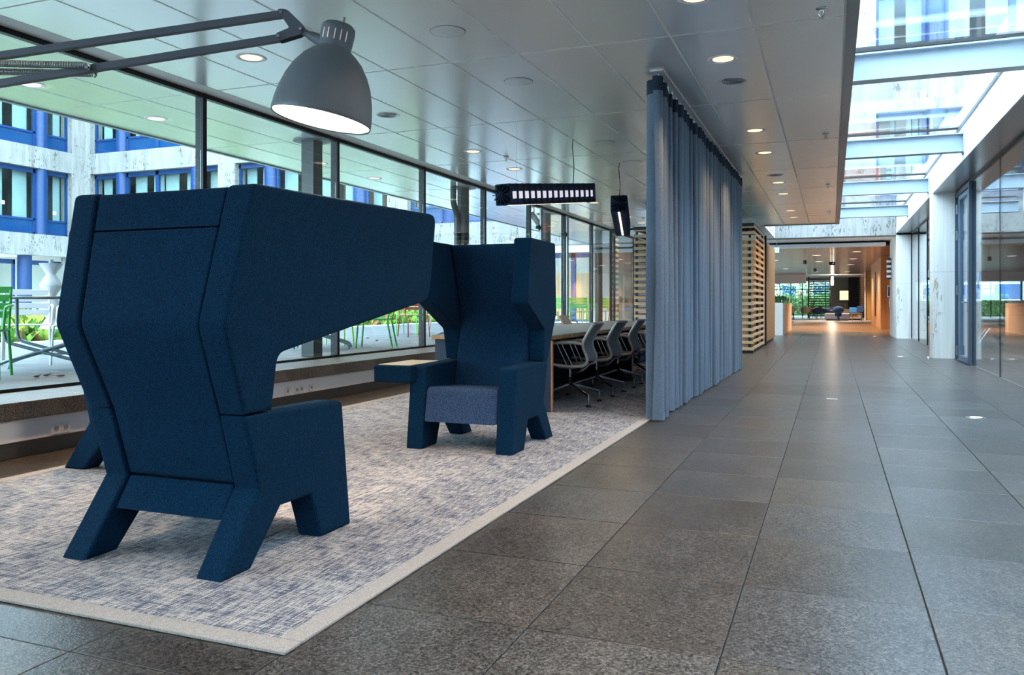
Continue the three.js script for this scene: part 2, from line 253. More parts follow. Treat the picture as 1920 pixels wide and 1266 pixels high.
function building(o, along0, along1, put, bays, upto, ground) {
  const Y = [3.25, 4.19, 7.13, 8.08, 11.02, 11.95, 14.9, 15.8];
  for (let k = 0; k < upto; k++) obj('stone_band', put(along0, along1, Y[2 * k], Y[2 * k + 1], -0.7, 0), M.travOut, o);
  for (let k = 0; k < upto; k++) obj('floor_slab', put(along0, along1, Y[2 * k] + 0.1, Y[2 * k] + 0.5, -6, -0.7), M.room, o);
  obj('rear_wall', [put(along0, along1, 3.4, Y[2 * upto - 1], -6.2, -6), put(along0, Math.min(along1, ground), 0.3, 3.4, -6.2, -6)], M.room, o);
  obj('end_wall', put(along0, along0 + 0.1, 0.3, Y[2 * upto - 1], -6, -0.7), M.room, o); obj('end_wall', put(along1 - 0.1, along1, ground < along1 ? 3.4 : 0.3, Y[2 * upto - 1], -6, -0.7), M.room, o);
  for (const s of bays) {
    for (let k = 0; k < upto - 1; k++) { const y0 = Y[2 * k + 1], y1 = Y[2 * k + 2];
      obj('pier', put(s - 0.9, s, y0, y1, -0.7, -0.001), M.travOut, o);
      const cuts = [0, 1.42, 1.98, 3.8, 5.82, 6.38, 7.5];
      for (const [i, j] of [[0, 1], [2, 3], [3, 4], [5, 6]]) facadeWindow(o, s + cuts[i], s + cuts[j], y0, y1, 0.62, (a, b, c, d, e, f) => put(a, b, c, d, e - 0.3, f - 0.3), true);
      for (const c of [1.7, 6.1]) obj('blue_column', put(s + c - 0.28, s + c + 0.28, y0, y1, -0.5, -0.1, 'round'), M.blue, o);
    }
  }
}
{
  const o = thing('office_building', 'white travertine office wing with blue windows closing the far end of the courtyard', 'building', [0, 0, -28.2]);
  const put = (a, b, c, d, e, f, r) => r ? cyl((b - a) / 2, (b - a) / 2, d - c, (a + b) / 2, c, (e + f) / 2, 18) : bx(a, b, c, d, e, f);
  building(o, -39, 10, put, [-32.3, -23.9, -15.5, -7.1, 1.3], 4, -6.5);
  // ground floor, set back behind white piers
  for (const x of [-32.9, -24.35, -15.9, -6.98]) obj('pier', put(x, x + 0.42, 0.3, 3.25, -0.6, -0.001), M.travOut, o);
  for (const [a, b, m] of [[-32.4, -28.6, 0], [-28.6, -24.5, 0], [-23.8, -20, 0], [-20, -16, 0], [-15.4, -13.3, 0], [-11.2, -9.2, 0], [-9.2, -7.2, 0]]) facadeWindow(o, a, b, 0.4, 3.05, 0, (p, q, c, d, e, f) => put(p, q, c, d, e - 1.6, f - 1.6), false);
  obj('blue_panel', put(-13.3, -12.3, 0.4, 3.05, -1.65, -1.55), M.blue, o);
  obj('plum_panel', put(-12.3, -11.2, 0.4, 3.05, -1.66, -1.56), std(0x5d4a63, 0.5), o);
  obj('timber_lining', put(-11.2, -7.2, 0.4, 2.3, -3.2, -3.1), M.oakWarm, o);
  const t = obj('timber_screen', put(-19.5, -13.4, 4.3, 7.0, -1.8, -1.7), M.oakWarm, o);
}
{
  const o = thing('office_building', 'white travertine office wing with blue windows along the left of the courtyard', 'building', [-32.9, 0, 0]);
  const put = (a, b, c, d, e, f, r) => r ? cyl((b - a) / 2, (b - a) / 2, d - c, (e + f) / 2, c, -(a + b) / 2, 18) : bx(e, f, c, d, -a, -b);
  building(o, -9, 28.2, put, [-4.6, 3.8, 12.0, 20.26], 3, 99);
  for (const [y0, y1] of [[4.19, 7.13], [8.08, 11.02], [0.3, 3.25]]) obj('pier', put(27.74, 28.2, y0, y1, -0.7, -0.001), M.travOut, o);
  for (const [a, b] of [[12, 16], [16.1, 20], [20.3, 22.6], [22.7, 25.5], [26.15, 28]]) facadeWindow(o, a, b, 0.4, 3.05, 0, (p, q, c, d, e, f) => put(p, q, c, d, e - 0.8, f - 0.8), false);
  for (const c of [20.15, 25.85]) obj('blue_column', put(c - 0.29, c + 0.29, 0.3, 3.25, -0.9, -0.4, 'round'), M.blue, o);
  for (const [a, y] of [[24.6, 5.46], [26.3, 5.30], [27.1, 5.25]]) obj('window_dot', put(a - 0.08, a + 0.08, y - 0.08, y + 0.08, -0.345, -0.335), M.dots, o);
}
// columns of the terrace
const colGroup = 'steel columns under the terrace soffit';
{ const lab = ['dark square steel column on the terrace behind the near armchair', 'dark steel column with downpipe beside the far armchair', 'grey steel column behind the terrace doors with a spotlight beside it', 'slim grey steel column on the terrace furthest from the viewer'];
  [-9.02, -13.75, -18.47, -23.2].forEach((z, i) => { const c = thing('steel_column', lab[i], 'column', [-6.38, TER, z], 0, colGroup);
    if (i === 0) obj('shaft', [rb(-0.10, 0.10, 0, H - TER, -0.10, 0.10, 0.012)], M.tubeDark, c);
    else obj('shaft', cyl(0.11, 0.11, H - TER, 0, 0, 0, 24), M.tubeDark, c);
    obj('ceiling_plate', cyl(0.24, 0.24, 0.012, 0, H - TER - 0.016, 0, 24), M.grey, c);
    if (i === 1) { const p = obj('downpipe', pipe([[-0.05, 2.85, 0.32], [-0.05, 2.55, 0.32], [-0.05, 2.42, 0.24], [-0.05, 2.34, 0.17], [-0.05, 1.9, 0.16], [-0.05, 0.0, 0.16]], 0.055, 48, 14), M.tubeDark, c); obj('pipe_clamp', new THREE.TorusGeometry(0.058, 0.012, 6, 16).rotateX(PI / 2).translate(-0.05, 2.0, 0.16), M.grey, p); } });
  const s = thing('spotlight', 'small grey spotlight tilted below the terrace soffit near the doors', 'spotlight', [-6.3, 3.02, -17.5]);
  obj('housing', rod([0.12, -0.16, 0], [-0.1, 0.14, 0.02], 0.065, 0.065, 16), M.grey, s); obj('stem', rod([-0.04, 0.06, 0], [-0.04, H - 3.02, 0], 0.012), M.grey, s);
}
// ================================================================ rug
{
  const r = thing('rug', 'large woven rug in off-white and slate blue with a beige border', 'rug', [0, 0, 0]);
  const x0 = -4.8, x1 = -1.587, z0 = -2.1, z1 = -15, b = 0.085;
  obj('pile', bx(x0 + b, x1 - b, 0.001, 0.012, z0 - b, z1 + b), M.rug, r);
  for (const [a, c, d, e] of [[x0, x1, z0, z0 - b], [x0, x1, z1 + b, z1]]) obj('border', rb(a, c, 0.001, 0.0135, d, e, 0.004, 1), M.rugEdge, r);
  for (const [a, c] of [[x0, x0 + b], [x1 - b, x1]]) obj('border', rb(a, c, 0.001, 0.0135, z0 - b - 0.002, z1 + b + 0.002, 0.004, 1), M.rugEdge, r);
}
// ================================================================ high-backed ear armchairs; local -z is forward, s below is the way forward from the rearmost edge
function sideway(g) { return g.rotateY(PI / 2); }
function flare(g) { const p = g.attributes.position; for (let i = 0; i < p.count; i++) { const y = p.getY(i), x = p.getX(i); if (y > 0.63) p.setX(i, x + Math.sign(x) * Math.min(1, Math.abs(x) / 0.28) * 0.06 * (y - 0.63) / 0.95); } g.computeVertexNormals(); return g; }
function earChair(label, p, turn, long, tablet, facing) {
  const c = thing('ear_armchair', label, 'armchair', p, turn, 'blue ear armchairs on the rug');
  const W = 0.43, t = 0.135, bv = 0.016;
  for (const sd of [1, -1]) {
    const x0 = sd > 0 ? W - t : -W, at = (pts) => metric(sideway(extr(pts, t, bv)).translate(x0, 0, 0));
    obj('arm_panel', at([[0.15, 0.628, 0.01], [0.24, 0.316, 0.01], [0.015, 0, 0.01], [0.19, 0, 0.01], [0.385, 0.215, 0.015], [0.60, 0.212, 0.015], [long && sd < 0 ? 0.74 : 0.68, 0, 0.01], [0.93, 0, 0.01], [0.856, 0.618, 0.03]]), M.navy, c);
    const big = long === sd;
    const wing = big ? [[0.15, 0.634, 0.01], [0.0, 1.0, 0.03], [0.13, 1.57, 0.03], [1.745, 1.605, 0.07], [1.715, 1.106, 0.07], [0.70, 0.935, 0.05], [0.345, 0.872, 0.05], [0.325, 0.634, 0.01]]
      : [[0.15, 0.634, 0.01], [0.0, 1.0, 0.03], [0.13, 1.57, 0.03], [0.715, 1.575, 0.03], [0.69, 1.09, 0.03], [0.275, 0.876, 0.03], [0.25, 0.634, 0.01]];
    obj(big ? 'long_ear' : 'ear', metric(flare(at(wing))), M.navy, c);
  }
  const iw = W - t - 0.002, mid = (pts, b = 0.014) => metric(flare(subX(sideway(extr(pts, 2 * iw, b)).translate(-iw, 0, 0))));
  obj('backrest', mid(facing ? [[0.25, 0.325], [0.158, 0.63], [0.008, 1.0, 0.04], [0.138, 1.565, 0.02], [0.32, 1.565, 0.03], [0.20, 1.0, 0.05], [0.33, 0.63, 0.05], [0.40, 0.325]] : [[0.25, 0.325, 0.02], [0.158, 0.63, 0.02], [0.008, 1.0, 0.04], [0.098, 1.395, 0.015], [0.285, 1.395, 0.01], [0.20, 1.0, 0.05], [0.33, 0.63, 0.05], [0.40, 0.325, 0.02]]), facing ? M.seatBack : M.navy, c);
  if (!facing) obj('head_panel', mid([[0.10, 1.402, 0.012], [0.138, 1.565, 0.03], [0.32, 1.565, 0.03], [0.285, 1.402, 0.01]]), M.navy, c);
  obj('rear_rail', mid([[0.25, 0.318, 0.01], [0.17, 0.19, 0.01], [0.34, 0.19, 0.01], [0.40, 0.318, 0.01]]), M.navy, c);
  obj('seat_cushion', metric(sideway(extr([[0.33, 0.205, 0.02], [0.33, 0.43, 0.03], [0.86, 0.462, 0.05], [0.905, 0.205, 0.02]], 2 * iw, 0.02)).translate(-iw, 0, 0)), M.seat, c);
  if (tablet) { const tb = obj('tablet_arm', rb(0.39, 0.715, 0.487, 0.617, -0.925, -0.33, 0.016, 3), M.navy, c); obj('writing_board', rb(0.42, 0.69, 0.615, 0.621, -0.89, -0.36, 0.003, 1), M.cream, tb); }
  return c;
}
function subX(g) { return g; }
M.seatBack = felt(0x1f4668);
earChair('large blue armchair seen from behind with one very long ear', [-2.64, 0.0125, -2.52], 0, 1, false, false);
earChair('blue armchair facing the viewer with a tablet arm and short ears', [-2.55, 0.0125, -6.33], PI, 0, true, true);
earChair('blue armchair mostly hidden behind the nearest armchair, only a leg showing', [-4.74, 0.0135, -4.35], -PI / 2, 0, false, false);

// ================================================================ oversized angle-poise floor lamp; local x runs along the arms, z towards the viewer
{
  const D = 4.1, S = D / 1526, fx = -Math.sin(YAW) * D, fz = -Math.cos(YAW) * D;
  const o = thing('floor_lamp', 'giant grey angle-poise floor lamp reaching over the near armchair', 'lamp', [fx, 0, fz], YAW);
  const at = (px, py, z = 0) => [(px - 960) * S, EYE + (569 - py) * S, z];
  obj('upper_bar', bar(at(-265, 144), at(530, 27), 0.034, 0.034), M.armGrey, o);
  obj('lower_bar', bar(at(-265, 199.8), at(524, 72), 0.034, 0.034), M.armGrey, o);
  const plate = extr([at(521, 20).slice(0, 2).concat(0.02), at(540, 20).slice(0, 2).concat(0.02), at(573, 52).slice(0, 2).concat(0.02), at(569, 66).slice(0, 2).concat(0.02), at(524, 80).slice(0, 2).concat(0.015), at(519, 66).slice(0, 2).concat(0.015), at(545, 55).slice(0, 2).concat(0.01)], 0.008, 0.001, 1);
  for (const z of [0.02, -0.028]) { const b = obj('joint_plate', metric(plate.clone().translate(0, 0, z)), M.armGrey, o); if (z > 0) for (const q of [[530, 27], [566, 58], [525, 71]]) obj('bolt', rod(at(...q, z + 0.008), at(...q, z + 0.016), 0.011, 0.008, 12), M.chrome, b); }
  obj('neck_rod', [rod(at(566, 58), at(582, 67), 0.018, 0.018, 14), rod(at(580, 66), at(606, 78), 0.022, 0.034, 14)], M.lampGrey, o);
  // shade: lathe leaning to the right at the top
  const sh = new THREE.Group(); sh.name = 'lamp_head'; sh.position.set(...at(602, 226)); sh.rotation.set(-0.015, 0, -0.185, 'ZXY'); o.add(sh);
  const R = 0.2485, prof = [[R - 0.006, 0.004], [R, 0], [R + 0.001, 0.02], [R * 0.985, 0.07], [R * 0.94, 0.13], [R * 0.86, 0.195], [R * 0.745, 0.255], [R * 0.6, 0.308], [R * 0.44, 0.345], [0.087, 0.36], [0.081, 0.372], [0.083, 0.40], [0.086, 0.46], [0.083, 0.478], [0.07, 0.492], [0.04, 0.499], [0, 0.5]];
  const shell = obj('lamp_shade', lathe(prof, 56), M.lampGrey, sh);
  obj('shade_lining', lathe([[R - 0.006, 0.004], [R * 0.96, 0.07], [R * 0.83, 0.195], [R * 0.57, 0.305], [0.08, 0.35]], 48), std(0xf2efe8, 0.6, 0, { side: THREE.DoubleSide }), sh);
  obj('lamp_diffuser', new THREE.CylinderGeometry(R - 0.008, R - 0.008, 0.004, 56).translate(0, 0.012, 0).toNonIndexed(), glow(0xfff4e6, 1.6), sh);
  for (const a of [-0.75, -0.4, 0, 0.35, 0.7]) for (const y of [0.395]) obj('lamp_slot', new THREE.BoxGeometry(0.0045, 0.052, 0.006).translate(0, y + 0.028, 0.084).rotateX(0).rotateY(a + 0.1), glow(0xff8a3a, 0.1), sh);
  obj('lamp_switch', rod([0.015, 0.495, 0.0], [0.02, 0.535, 0.0], 0.006), M.steel, sh);
  const L = new THREE.SpotLight(0xffe9cf, 9, 0, 1.25, 0.5, 2); L.position.set(0, -0.002, 0); L.target.position.set(0, -1, 0); L.castShadow = true; L.shadow.radius = 9; sh.add(L, L.target);
  // springs
  for (const [y, z] of [[122, 0.03], [131, -0.03]]) {
    class Coil extends THREE.Curve { getPoint(u) { const a = u * 2 * PI * 74, px = lerp(-60, 166, u), c = at(px, lerp(y - 1, y + 4, u)); return V(c[0], c[1] + Math.cos(a) * 0.0155, z + Math.sin(a) * 0.0155); } }
    obj('spring', new THREE.TubeGeometry(new Coil(), 74 * 12, 0.0026, 5).toNonIndexed(), M.steel, o);
    obj('spring_hook', pipe([at(165, y + 3, z), at(171, y + 2, z), at(175, y + 6, z), at(171, y + 11, z)], 0.005, 12, 6), M.chrome, o);
  }
  obj('spring_pin', rod(at(171, 131, -0.05), at(171, 131, 0.05), 0.009), M.chrome, o);
  // elbow, lower arms and foot, beyond the left edge of the picture
  obj('elbow_plate', metric(extr([at(-285, 130).slice(0, 2), at(-245, 130).slice(0, 2), at(-245, 215).slice(0, 2), at(-285, 215).slice(0, 2)].map((q) => [...q, 0.03]), 0.05, 0.002, 1).translate(0, 0, -0.025)), M.armGrey, o);
  for (const q of [-275, -252]) obj('lower_arm', rod([at(q, 0)[0], EYE + (569 - 205) * S, 0], [at(q, 0)[0], 0.05, 0], 0.018), M.armGrey, o);
  obj('foot', [cyl(0.21, 0.205, 0.04, at(-263, 0)[0], 0.0135, 0, 40)], M.armGrey, o);
}
// ================================================================ curtain
{
  const o = thing('curtain', 'long pleated blue-grey curtain hanging between rug and corridor', 'curtain', [0, 0, 0]);
  const N = 29, z0 = -7.5, z1 = -14.35, seg = N * 12;
  const wave = (u, v) => { const a = u * N * 2 * PI, amp = 0.055 + 0.012 * Math.sin(u * 37 + 1) + (u < 0.045 ? 0.035 : 0), k = 1 - 0.12 * v; return [-1.555 + 0.105 * u + amp * k * Math.sin(a + 0.35 * Math.sin(v * 3 + u * 40)) + 0.012 * Math.sin(u * 61 + v * 2) * (1 - v), lerp(z0, z1, u) + 0.03 * Math.sin(2 * a) * k]; };
  const sheet = (y0, y1, rows, off, zz = 0) => { const P = [], I = []; for (let j = 0; j <= rows; j++) for (let i = 0; i <= seg; i++) { const u = i / seg, y = lerp(y0, y1, j / rows), w = wave(u, (y - 0.02) / 3.2); P.push(w[0], y, w[1]); }
    for (let j = 0; j < rows; j++) for (let i = 0; i < seg; i++) { const a = j * (seg + 1) + i, b = a + 1, c = a + seg + 1, d = c + 1; I.push(a, b, d, a, d, c); }
    const g = new THREE.BufferGeometry(); g.setAttribute('position', new THREE.Float32BufferAttribute(P, 3)); g.setIndex(I); g.computeVertexNormals();
    const n = g.attributes.normal, p = g.attributes.position, uv = []; if (off) for (let i = 0; i < p.count; i++) p.setXYZ(i, p.getX(i) + n.getX(i) * off, p.getY(i), p.getZ(i) + n.getZ(i) * off);
    let s = 0; for (let j = 0; j <= rows; j++) { s = 0; for (let i = 0; i <= seg; i++) { const k = j * (seg + 1) + i; if (i) s += Math.hypot(p.getX(k) - p.getX(k - 1), p.getZ(k) - p.getZ(k - 1)); uv.push(s, p.getY(k)); } } g.setAttribute('uv', new THREE.Float32BufferAttribute(uv, 2)); return g; };
  obj('curtain_cloth', sheet(0.018, 3.205, 16, 0), M.curtain, o);
  obj('header_band', [sheet(3.075, 3.21, 2, 0.003), sheet(3.075, 3.21, 2, -0.003)], M.curtainTop, o);
  obj('hem', [sheet(0.018, 0.085, 1, 0.002), sheet(0.018, 0.085, 1, -0.002)], M.curtain, o);
  obj('track', bx(-1.565, -1.44, 3.236, 3.2455, -7.45, -14.4), M.panelPlain, o);
  for (let i = 0; i < N; i++) { const z = lerp(z0, z1, (i + 0.25) / N), x = -1.505; obj('glider', [rod([x, 3.19, z], [x, 3.238, z], 0.007)], M.whiteMetal, o); }
}
// ================================================================ conference table
{
  const o = thing('conference_table', 'long grey-topped conference table with wooden edge and navy end panels', 'table', [0, 0, 0]);
  const x0 = -3.92, x1 = -2.66, z0 = -7.66, z1 = -15.0, y = 0.77;
  obj('tabletop', rb(x0 + 0.003, x1 - 0.003, y - 0.03, y, z0 - 0.003, z1 + 0.003, 0.003, 1), std(0x6f7a7e, 0.35), o);
  obj('edge_band', rb(x0, x1, y - 0.045, y - 0.006, z0, z1, 0.003, 1), M.oakWarm, o);
  const navy = std(0x10243c, 0.6);
  for (const z of [-7.7, -11.2, -14.9]) { const e = obj('end_panel', bx(x0 + 0.02, x1 - 0.0 + (z > -8 ? 0.05 : 0.05), 0.0135, y - 0.045, z, z - 0.035), navy, o); obj('panel_edge', bx(x1 + 0.05, x1 + 0.062, 0.0135, y - 0.045, z + 0.003, z - 0.038), M.oakWarm, e); }
  obj('modesty_panel', bx(-3.32, -3.28, 0.0135, y - 0.05, z0 - 0.1, z1 + 0.2), navy, o);
}
// ================================================================ swivel chairs on four-star bases, facing local -x
function meetingChair(label, p, turn) {
  const c = thing('meeting_chair', label, 'chair', p, turn, 'grey meeting chairs along the table');
  const prof = [[0.315, 0.868], [0.27, 0.80], [0.222, 0.715], [0.20, 0.655], [0.212, 0.59], [0.245, 0.52], [0.245, 0.465], [0.205, 0.43], [0.10, 0.418], [-0.05, 0.425], [-0.18, 0.445], [-0.235, 0.44]];
  const curve = new THREE.CatmullRomCurve3(prof.map(([x, y]) => V(x, y, 0)), false, 'catmullrom', 0.5), NS = 40, NW = 8, half = 0.225;
  const sheet = (t, a0, a1) => { const P = [], I = [], uv = []; for (let i = 0; i <= NS; i++) { const u = lerp(a0, a1, i / NS), q = curve.getPoint(u), tg = curve.getTangent(u); for (let j = 0; j <= NW; j++) { const w = (j / NW - 0.5) * 2, dish = (1 - w * w) * 0.022; P.push(q.x - tg.y * -1 * 0 + (t + dish) * -tg.y * -1, q.y + (t + dish) * -tg.x, w * half); uv.push(w * half, u); } }
    for (let i = 0; i < NS; i++) for (let j = 0; j < NW; j++) { const a = i * (NW + 1) + j, b = a + 1, d = a + NW + 1, e = d + 1; I.push(a, b, e, a, e, d); } const g = new THREE.BufferGeometry(); g.setAttribute('position', new THREE.Float32BufferAttribute(P, 3)); g.setAttribute('uv', new THREE.Float32BufferAttribute(uv, 2)); g.setIndex(I); g.computeVertexNormals(); return g; };
  obj('backrest', [sheet(0, 0, 0.6), sheet(0.012, 0, 0.6)], M.chairGreyD, c);
  obj('seat', [sheet(0, 0.6, 1), sheet(0.012, 0.6, 1)], M.black, c);
  for (const s of [1, -1]) obj('side_frame', new THREE.TubeGeometry(new THREE.CatmullRomCurve3(prof.map(([x, y]) => V(x, y, s * 0.232)), false, 'catmullrom', 0.5), 40, 0.016, 8).toNonIndexed(), M.chairFrame, c);
  obj('top_rail', rod([0.315, 0.868, -0.235], [0.315, 0.868, 0.235], 0.015), M.chairFrame, c);
  for (const s of [1, -1]) { const a = obj('armrest', pipe([[0.20, 0.655, s * 0.236], [0.12, 0.672, s * 0.262], [-0.05, 0.672, s * 0.268], [-0.17, 0.664, s * 0.262]], 0.0165, 20, 8), M.chairFrame, c); obj('strut', [rod([-0.03, 0.665, s * 0.265], [0.09, 0.425, s * 0.235], 0.008), rod([-0.08, 0.665, s * 0.265], [0.03, 0.425, s * 0.235], 0.008)], M.chrome, a); }
  obj('swivel_bracket', [pipe([[0.2, 0.43, 0.15], [0.12, 0.35, 0.08], [0.02, 0.335, 0], [0.12, 0.35, -0.08], [0.2, 0.43, -0.15]], 0.012, 20, 6), rb(-0.1, 0.1, 0.385, 0.41, -0.12, 0.12, 0.01)], M.steel, c);
  const col = obj('column', [cyl(0.03, 0.03, 0.10, 0, 0.19, 0, 16)], M.black, c); obj('column_sleeve', cyl(0.02, 0.02, 0.12, 0, 0.28, 0, 16), M.chrome, col);
  for (let k = 0; k < 4; k++) { const a = PI / 4 + k * PI / 2, x = Math.cos(a), z = Math.sin(a); const l = obj('leg', [rod([x * 0.02, 0.205, z * 0.02], [x * 0.385, 0.115, z * 0.385], 0.022, 0.013, 10), rod([x * 0.385, 0.12, z * 0.385], [x * 0.385, 0.03, z * 0.385], 0.011)], M.chrome, c); obj('glide', cyl(0.034, 0.02, 0.022, x * 0.385, 0.001, z * 0.385, 16), M.black, l); }
  return c;
}
M.chairGreyD = std(0xc0c3c6, 0.85, 0, { map: T.weave, side: THREE.DoubleSide }); M.black.side = THREE.DoubleSide;
const mc = meetingChair('grey meeting chair closest to the far armchair on the curtain side', [-2.66, 0.012, -8.48], 0.06);
[[-9.52, 0], [-10.57, 0.03], [-11.66, -0.05], [-12.8, 0.04]].forEach(([z, t], i) => dup(mc, [-2.65, 0.012, z], t, ['second grey meeting chair from the far armchair on the curtain side', 'third grey meeting chair from the far armchair on the curtain side', 'fourth grey meeting chair, half hidden behind the curtain edge', 'grey meeting chair at the table hidden behind the curtain'][i]));
[[-9.0, 0.05], [-10.2, -0.04], [-11.95, 0.08], [-13.2, 0.02]].forEach(([z, t], i) => dup(mc, [-3.95, 0.012, z], PI + t, ['grey meeting chair on the window side of the table near its end', 'second grey meeting chair on the window side of the table', 'third grey meeting chair on the window side of the table', 'last grey meeting chair on the window side of the table'][i]));
// ================================================================ acoustic pendants: felt plates and fins round a white light box
function pendant(label, A, B, cables, lit) {
  const o = thing('pendant_lamp', label, 'pendant lamp', A), a = V(...A), b = V(...B), L = a.distanceTo(b), w = 0.125;
  const body = new THREE.Group(); body.name = 'felt_body'; body.quaternion.setFromUnitVectors(V(0, 0, -1), b.clone().sub(a).normalize()); o.add(body);
  const felt = std(0x16293f, 0.95), n = 15, plate = metric(extr([[-w, -w, 0.025], [w, -w, 0.025], [w, w, 0.025], [-w, w, 0.025]], 0.008));
  for (let i = 0; i <= n; i++) obj('felt_plate', plate, felt, body, [0, 0, -0.08 - (L - 0.16) * i / n]);
  for (let k = 0; k < 4; k++) { const t = PI / 4 + k * PI / 2; obj('radial_fin', metric(new THREE.BoxGeometry(0.07, 0.007, L - 0.1).translate(0.12, 0, -L / 2).rotateZ(t)), felt, body); }
  for (let k = 0; k < 12; k++) obj('end_fin', metric(new THREE.BoxGeometry(0.105, 0.006, 0.07).translate(0.065, 0, -0.042).rotateZ(k * PI / 6)), felt, body);
  obj('light_box', rb(-0.096, 0.096, -0.05, 0.034, -0.085, -L + 0.1, 0.004, 1), glow(0xe6e2f2, 0.45), body);
  obj('light_tube', rb(-0.016, 0.016, -0.1265, -0.116, -0.14, -L + 0.14, 0.004, 1), glow(0xffe8cc, 1.7), body);
  const R = new THREE.RectAreaLight(0xffe6c8, 9, 0.05, L - 0.3); R.position.set(0, -0.14, -L / 2); R.rotation.x = -PI / 2; body.add(R);
  for (const [t, thick] of cables) { const p = a.clone().lerp(b, t), x = p.x - A[0], z = p.z - A[2], y = p.y - A[1] + 0.1; obj(thick ? 'power_cord' : 'suspension_wire', thick ? pipe([[x, y, z], [x + 0.012, y + (H - p.y) * 0.35, z], [x - 0.008, y + (H - p.y) * 0.7, z], [x, H - A[1], z]], 0.006, 24, 6) : rod([x, y, z], [x, H - A[1], z], 0.0016, 0.0016, 5), thick ? M.dark : M.steel, o); }
}
pendant('felt finned pendant lamp hanging crosswise above the far armchair', [-3.585, 2.36, -8.735], [-3.03, 2.59, -10.61], [[0.16, 0], [0.78, 1]], true);
pendant('felt finned pendant lamp seen end-on over the table near the curtain', [-2.975, 2.615, -11.94], [-3.39, 2.385, -13.92], [[0.12, 1], [0.85, 0]], true);
// ================================================================ ceiling fixtures
const ring = lathe([[0.098, -0.002], [0.118, -0.006], [0.132, -0.002], [0.133, 0.004]], 40), coneG = lathe([[0.099, -0.003], [0.092, -0.0005], [0.088, 0.001]], 36), discG = new THREE.CylinderGeometry(0.09, 0.09, 0.002, 36).translate(0, -0.0005, 0).toNonIndexed();
const glowDown = glow(0xffdcae, 1.15), glowOut = glow(0xffd9aa, 0.8);
function downlight(x, z, label, group, cd) {
  const o = thing('downlight', label, 'downlight', [x, H - 0.0045, z], 0, group);
  obj('trim_ring', ring, M.white, o); obj('reflector', coneG, M.chrome, o); obj('light_disc', discG, cd < 15 ? glowOut : glowDown, o);
  const L = new THREE.SpotLight(WARM, cd, 0, 1.05, 0.75, 2); L.position.set(0, -0.006, 0); L.target.position.set(0, -1, 0); L.castShadow = true; L.shadow.radius = 2.4; o.add(L, L.target);
}
const zsDown = [2.2, 0.5, -2.55, -4.1, -5.78, -7.33, -10.5, -12.1, -15.18, -16.77, -19.85, -21.45];
zsDown.forEach((z, i) => { const k = i - 4, v = k >= 0;
  downlight(-0.89, z, v ? `warm downlight above the corridor, ${ORD[k]} lamp of its row counted from the viewer` : `downlight above the corridor behind the viewer, ${ORD[i]} of four`, 'downlights above the corridor', DOWN);
  downlight(-4.72, z, v ? `warm downlight along the window, ${ORD[k]} lamp of its row counted from the viewer` : `downlight along the window behind the viewer, ${ORD[i]} of four`, 'downlights along the window', DOWN); });
[-5.7, -7.29, -10.52, -12.13, -15.27, -16.84].forEach((z, i) => downlight(-7.31, z, `downlight in the outside soffit, ${ORD[i]} one counted from the viewer`, 'downlights in the outside soffit', 8));
[[-2.82, -5.79], [-2.82, -7.345], [-2.82, -10.53], [-2.82, -12.14]].forEach(([x, z], i) => { const o = thing('ceiling_speaker', `flat white round ceiling speaker between the lights, ${ORD[i]} counted from the viewer`, 'speaker', [x, H - 0.0045, z], 0, 'white ceiling speakers'); obj('cover', lathe([[0, -0.004], [0.13, -0.004], [0.136, -0.002], [0.137, 0.004]], 40), M.panelPlain, o); obj('rim', new THREE.TorusGeometry(0.139, 0.003, 6, 48).rotateX(PI / 2), M.grey, o); });
[[-4.71, -8.1, 'round grey air grille in the ceiling along the window'], [-0.89, -8.08, 'round grey air grille in the ceiling above the curtain end'], [-0.88, -14.28, 'round grey air grille in the ceiling further down the corridor']].forEach(([x, z, l]) => { const o = thing('air_grille', l, 'grille', [x, H - 0.0045, z], 0, 'round ceiling grilles');
  for (const r of [0.025, 0.05, 0.075, 0.1]) obj('louvre_ring', new THREE.TorusGeometry(r, 0.006, 6, 36).rotateX(PI / 2), M.edge, o); obj('rim', lathe([[0.108, 0], [0.125, -0.006], [0.14, 0.001], [0.14, 0.004]], 40), M.panelPlain, o); obj('hub', cyl(0.012, 0.012, 0.008, 0, -0.006, 0, 12), M.grey, o); });
[[-0.07, -6.33, 'chrome sprinkler head in the ceiling edge closest to the viewer'], [-0.07, -11.02, 'second chrome sprinkler head along the ceiling edge'], [-0.07, -15.71, 'third chrome sprinkler head along the ceiling edge'], [-0.07, -20.4, 'last small sprinkler head along the ceiling edge'], [-4.43, -11.03, 'sprinkler head hanging above the far armchair near the window'], [-4.43, -15.75, 'sprinkler head above the table near the window'], [-4.4, -20.2, 'sprinkler head above the glass partition']].forEach(([x, z, l]) => {
  const o = thing('sprinkler', l, 'sprinkler', [x, H - 0.0045, z], 0, 'ceiling sprinkler heads'); obj('escutcheon', lathe([[0, -0.012], [0.035, -0.012], [0.042, 0.003]], 24), M.chrome, o); obj('frame_arms', [pipe([[-0.008, -0.01, 0], [-0.02, -0.04, 0], [0, -0.066, 0], [0.02, -0.04, 0], [0.008, -0.01, 0]], 0.004, 24, 6), rod([0, -0.012, 0], [0, -0.06, 0], 0.005)], M.chrome, o); obj('deflector', cyl(0.022, 0.02, 0.003, 0, -0.07, 0, 16), M.chrome, o); });
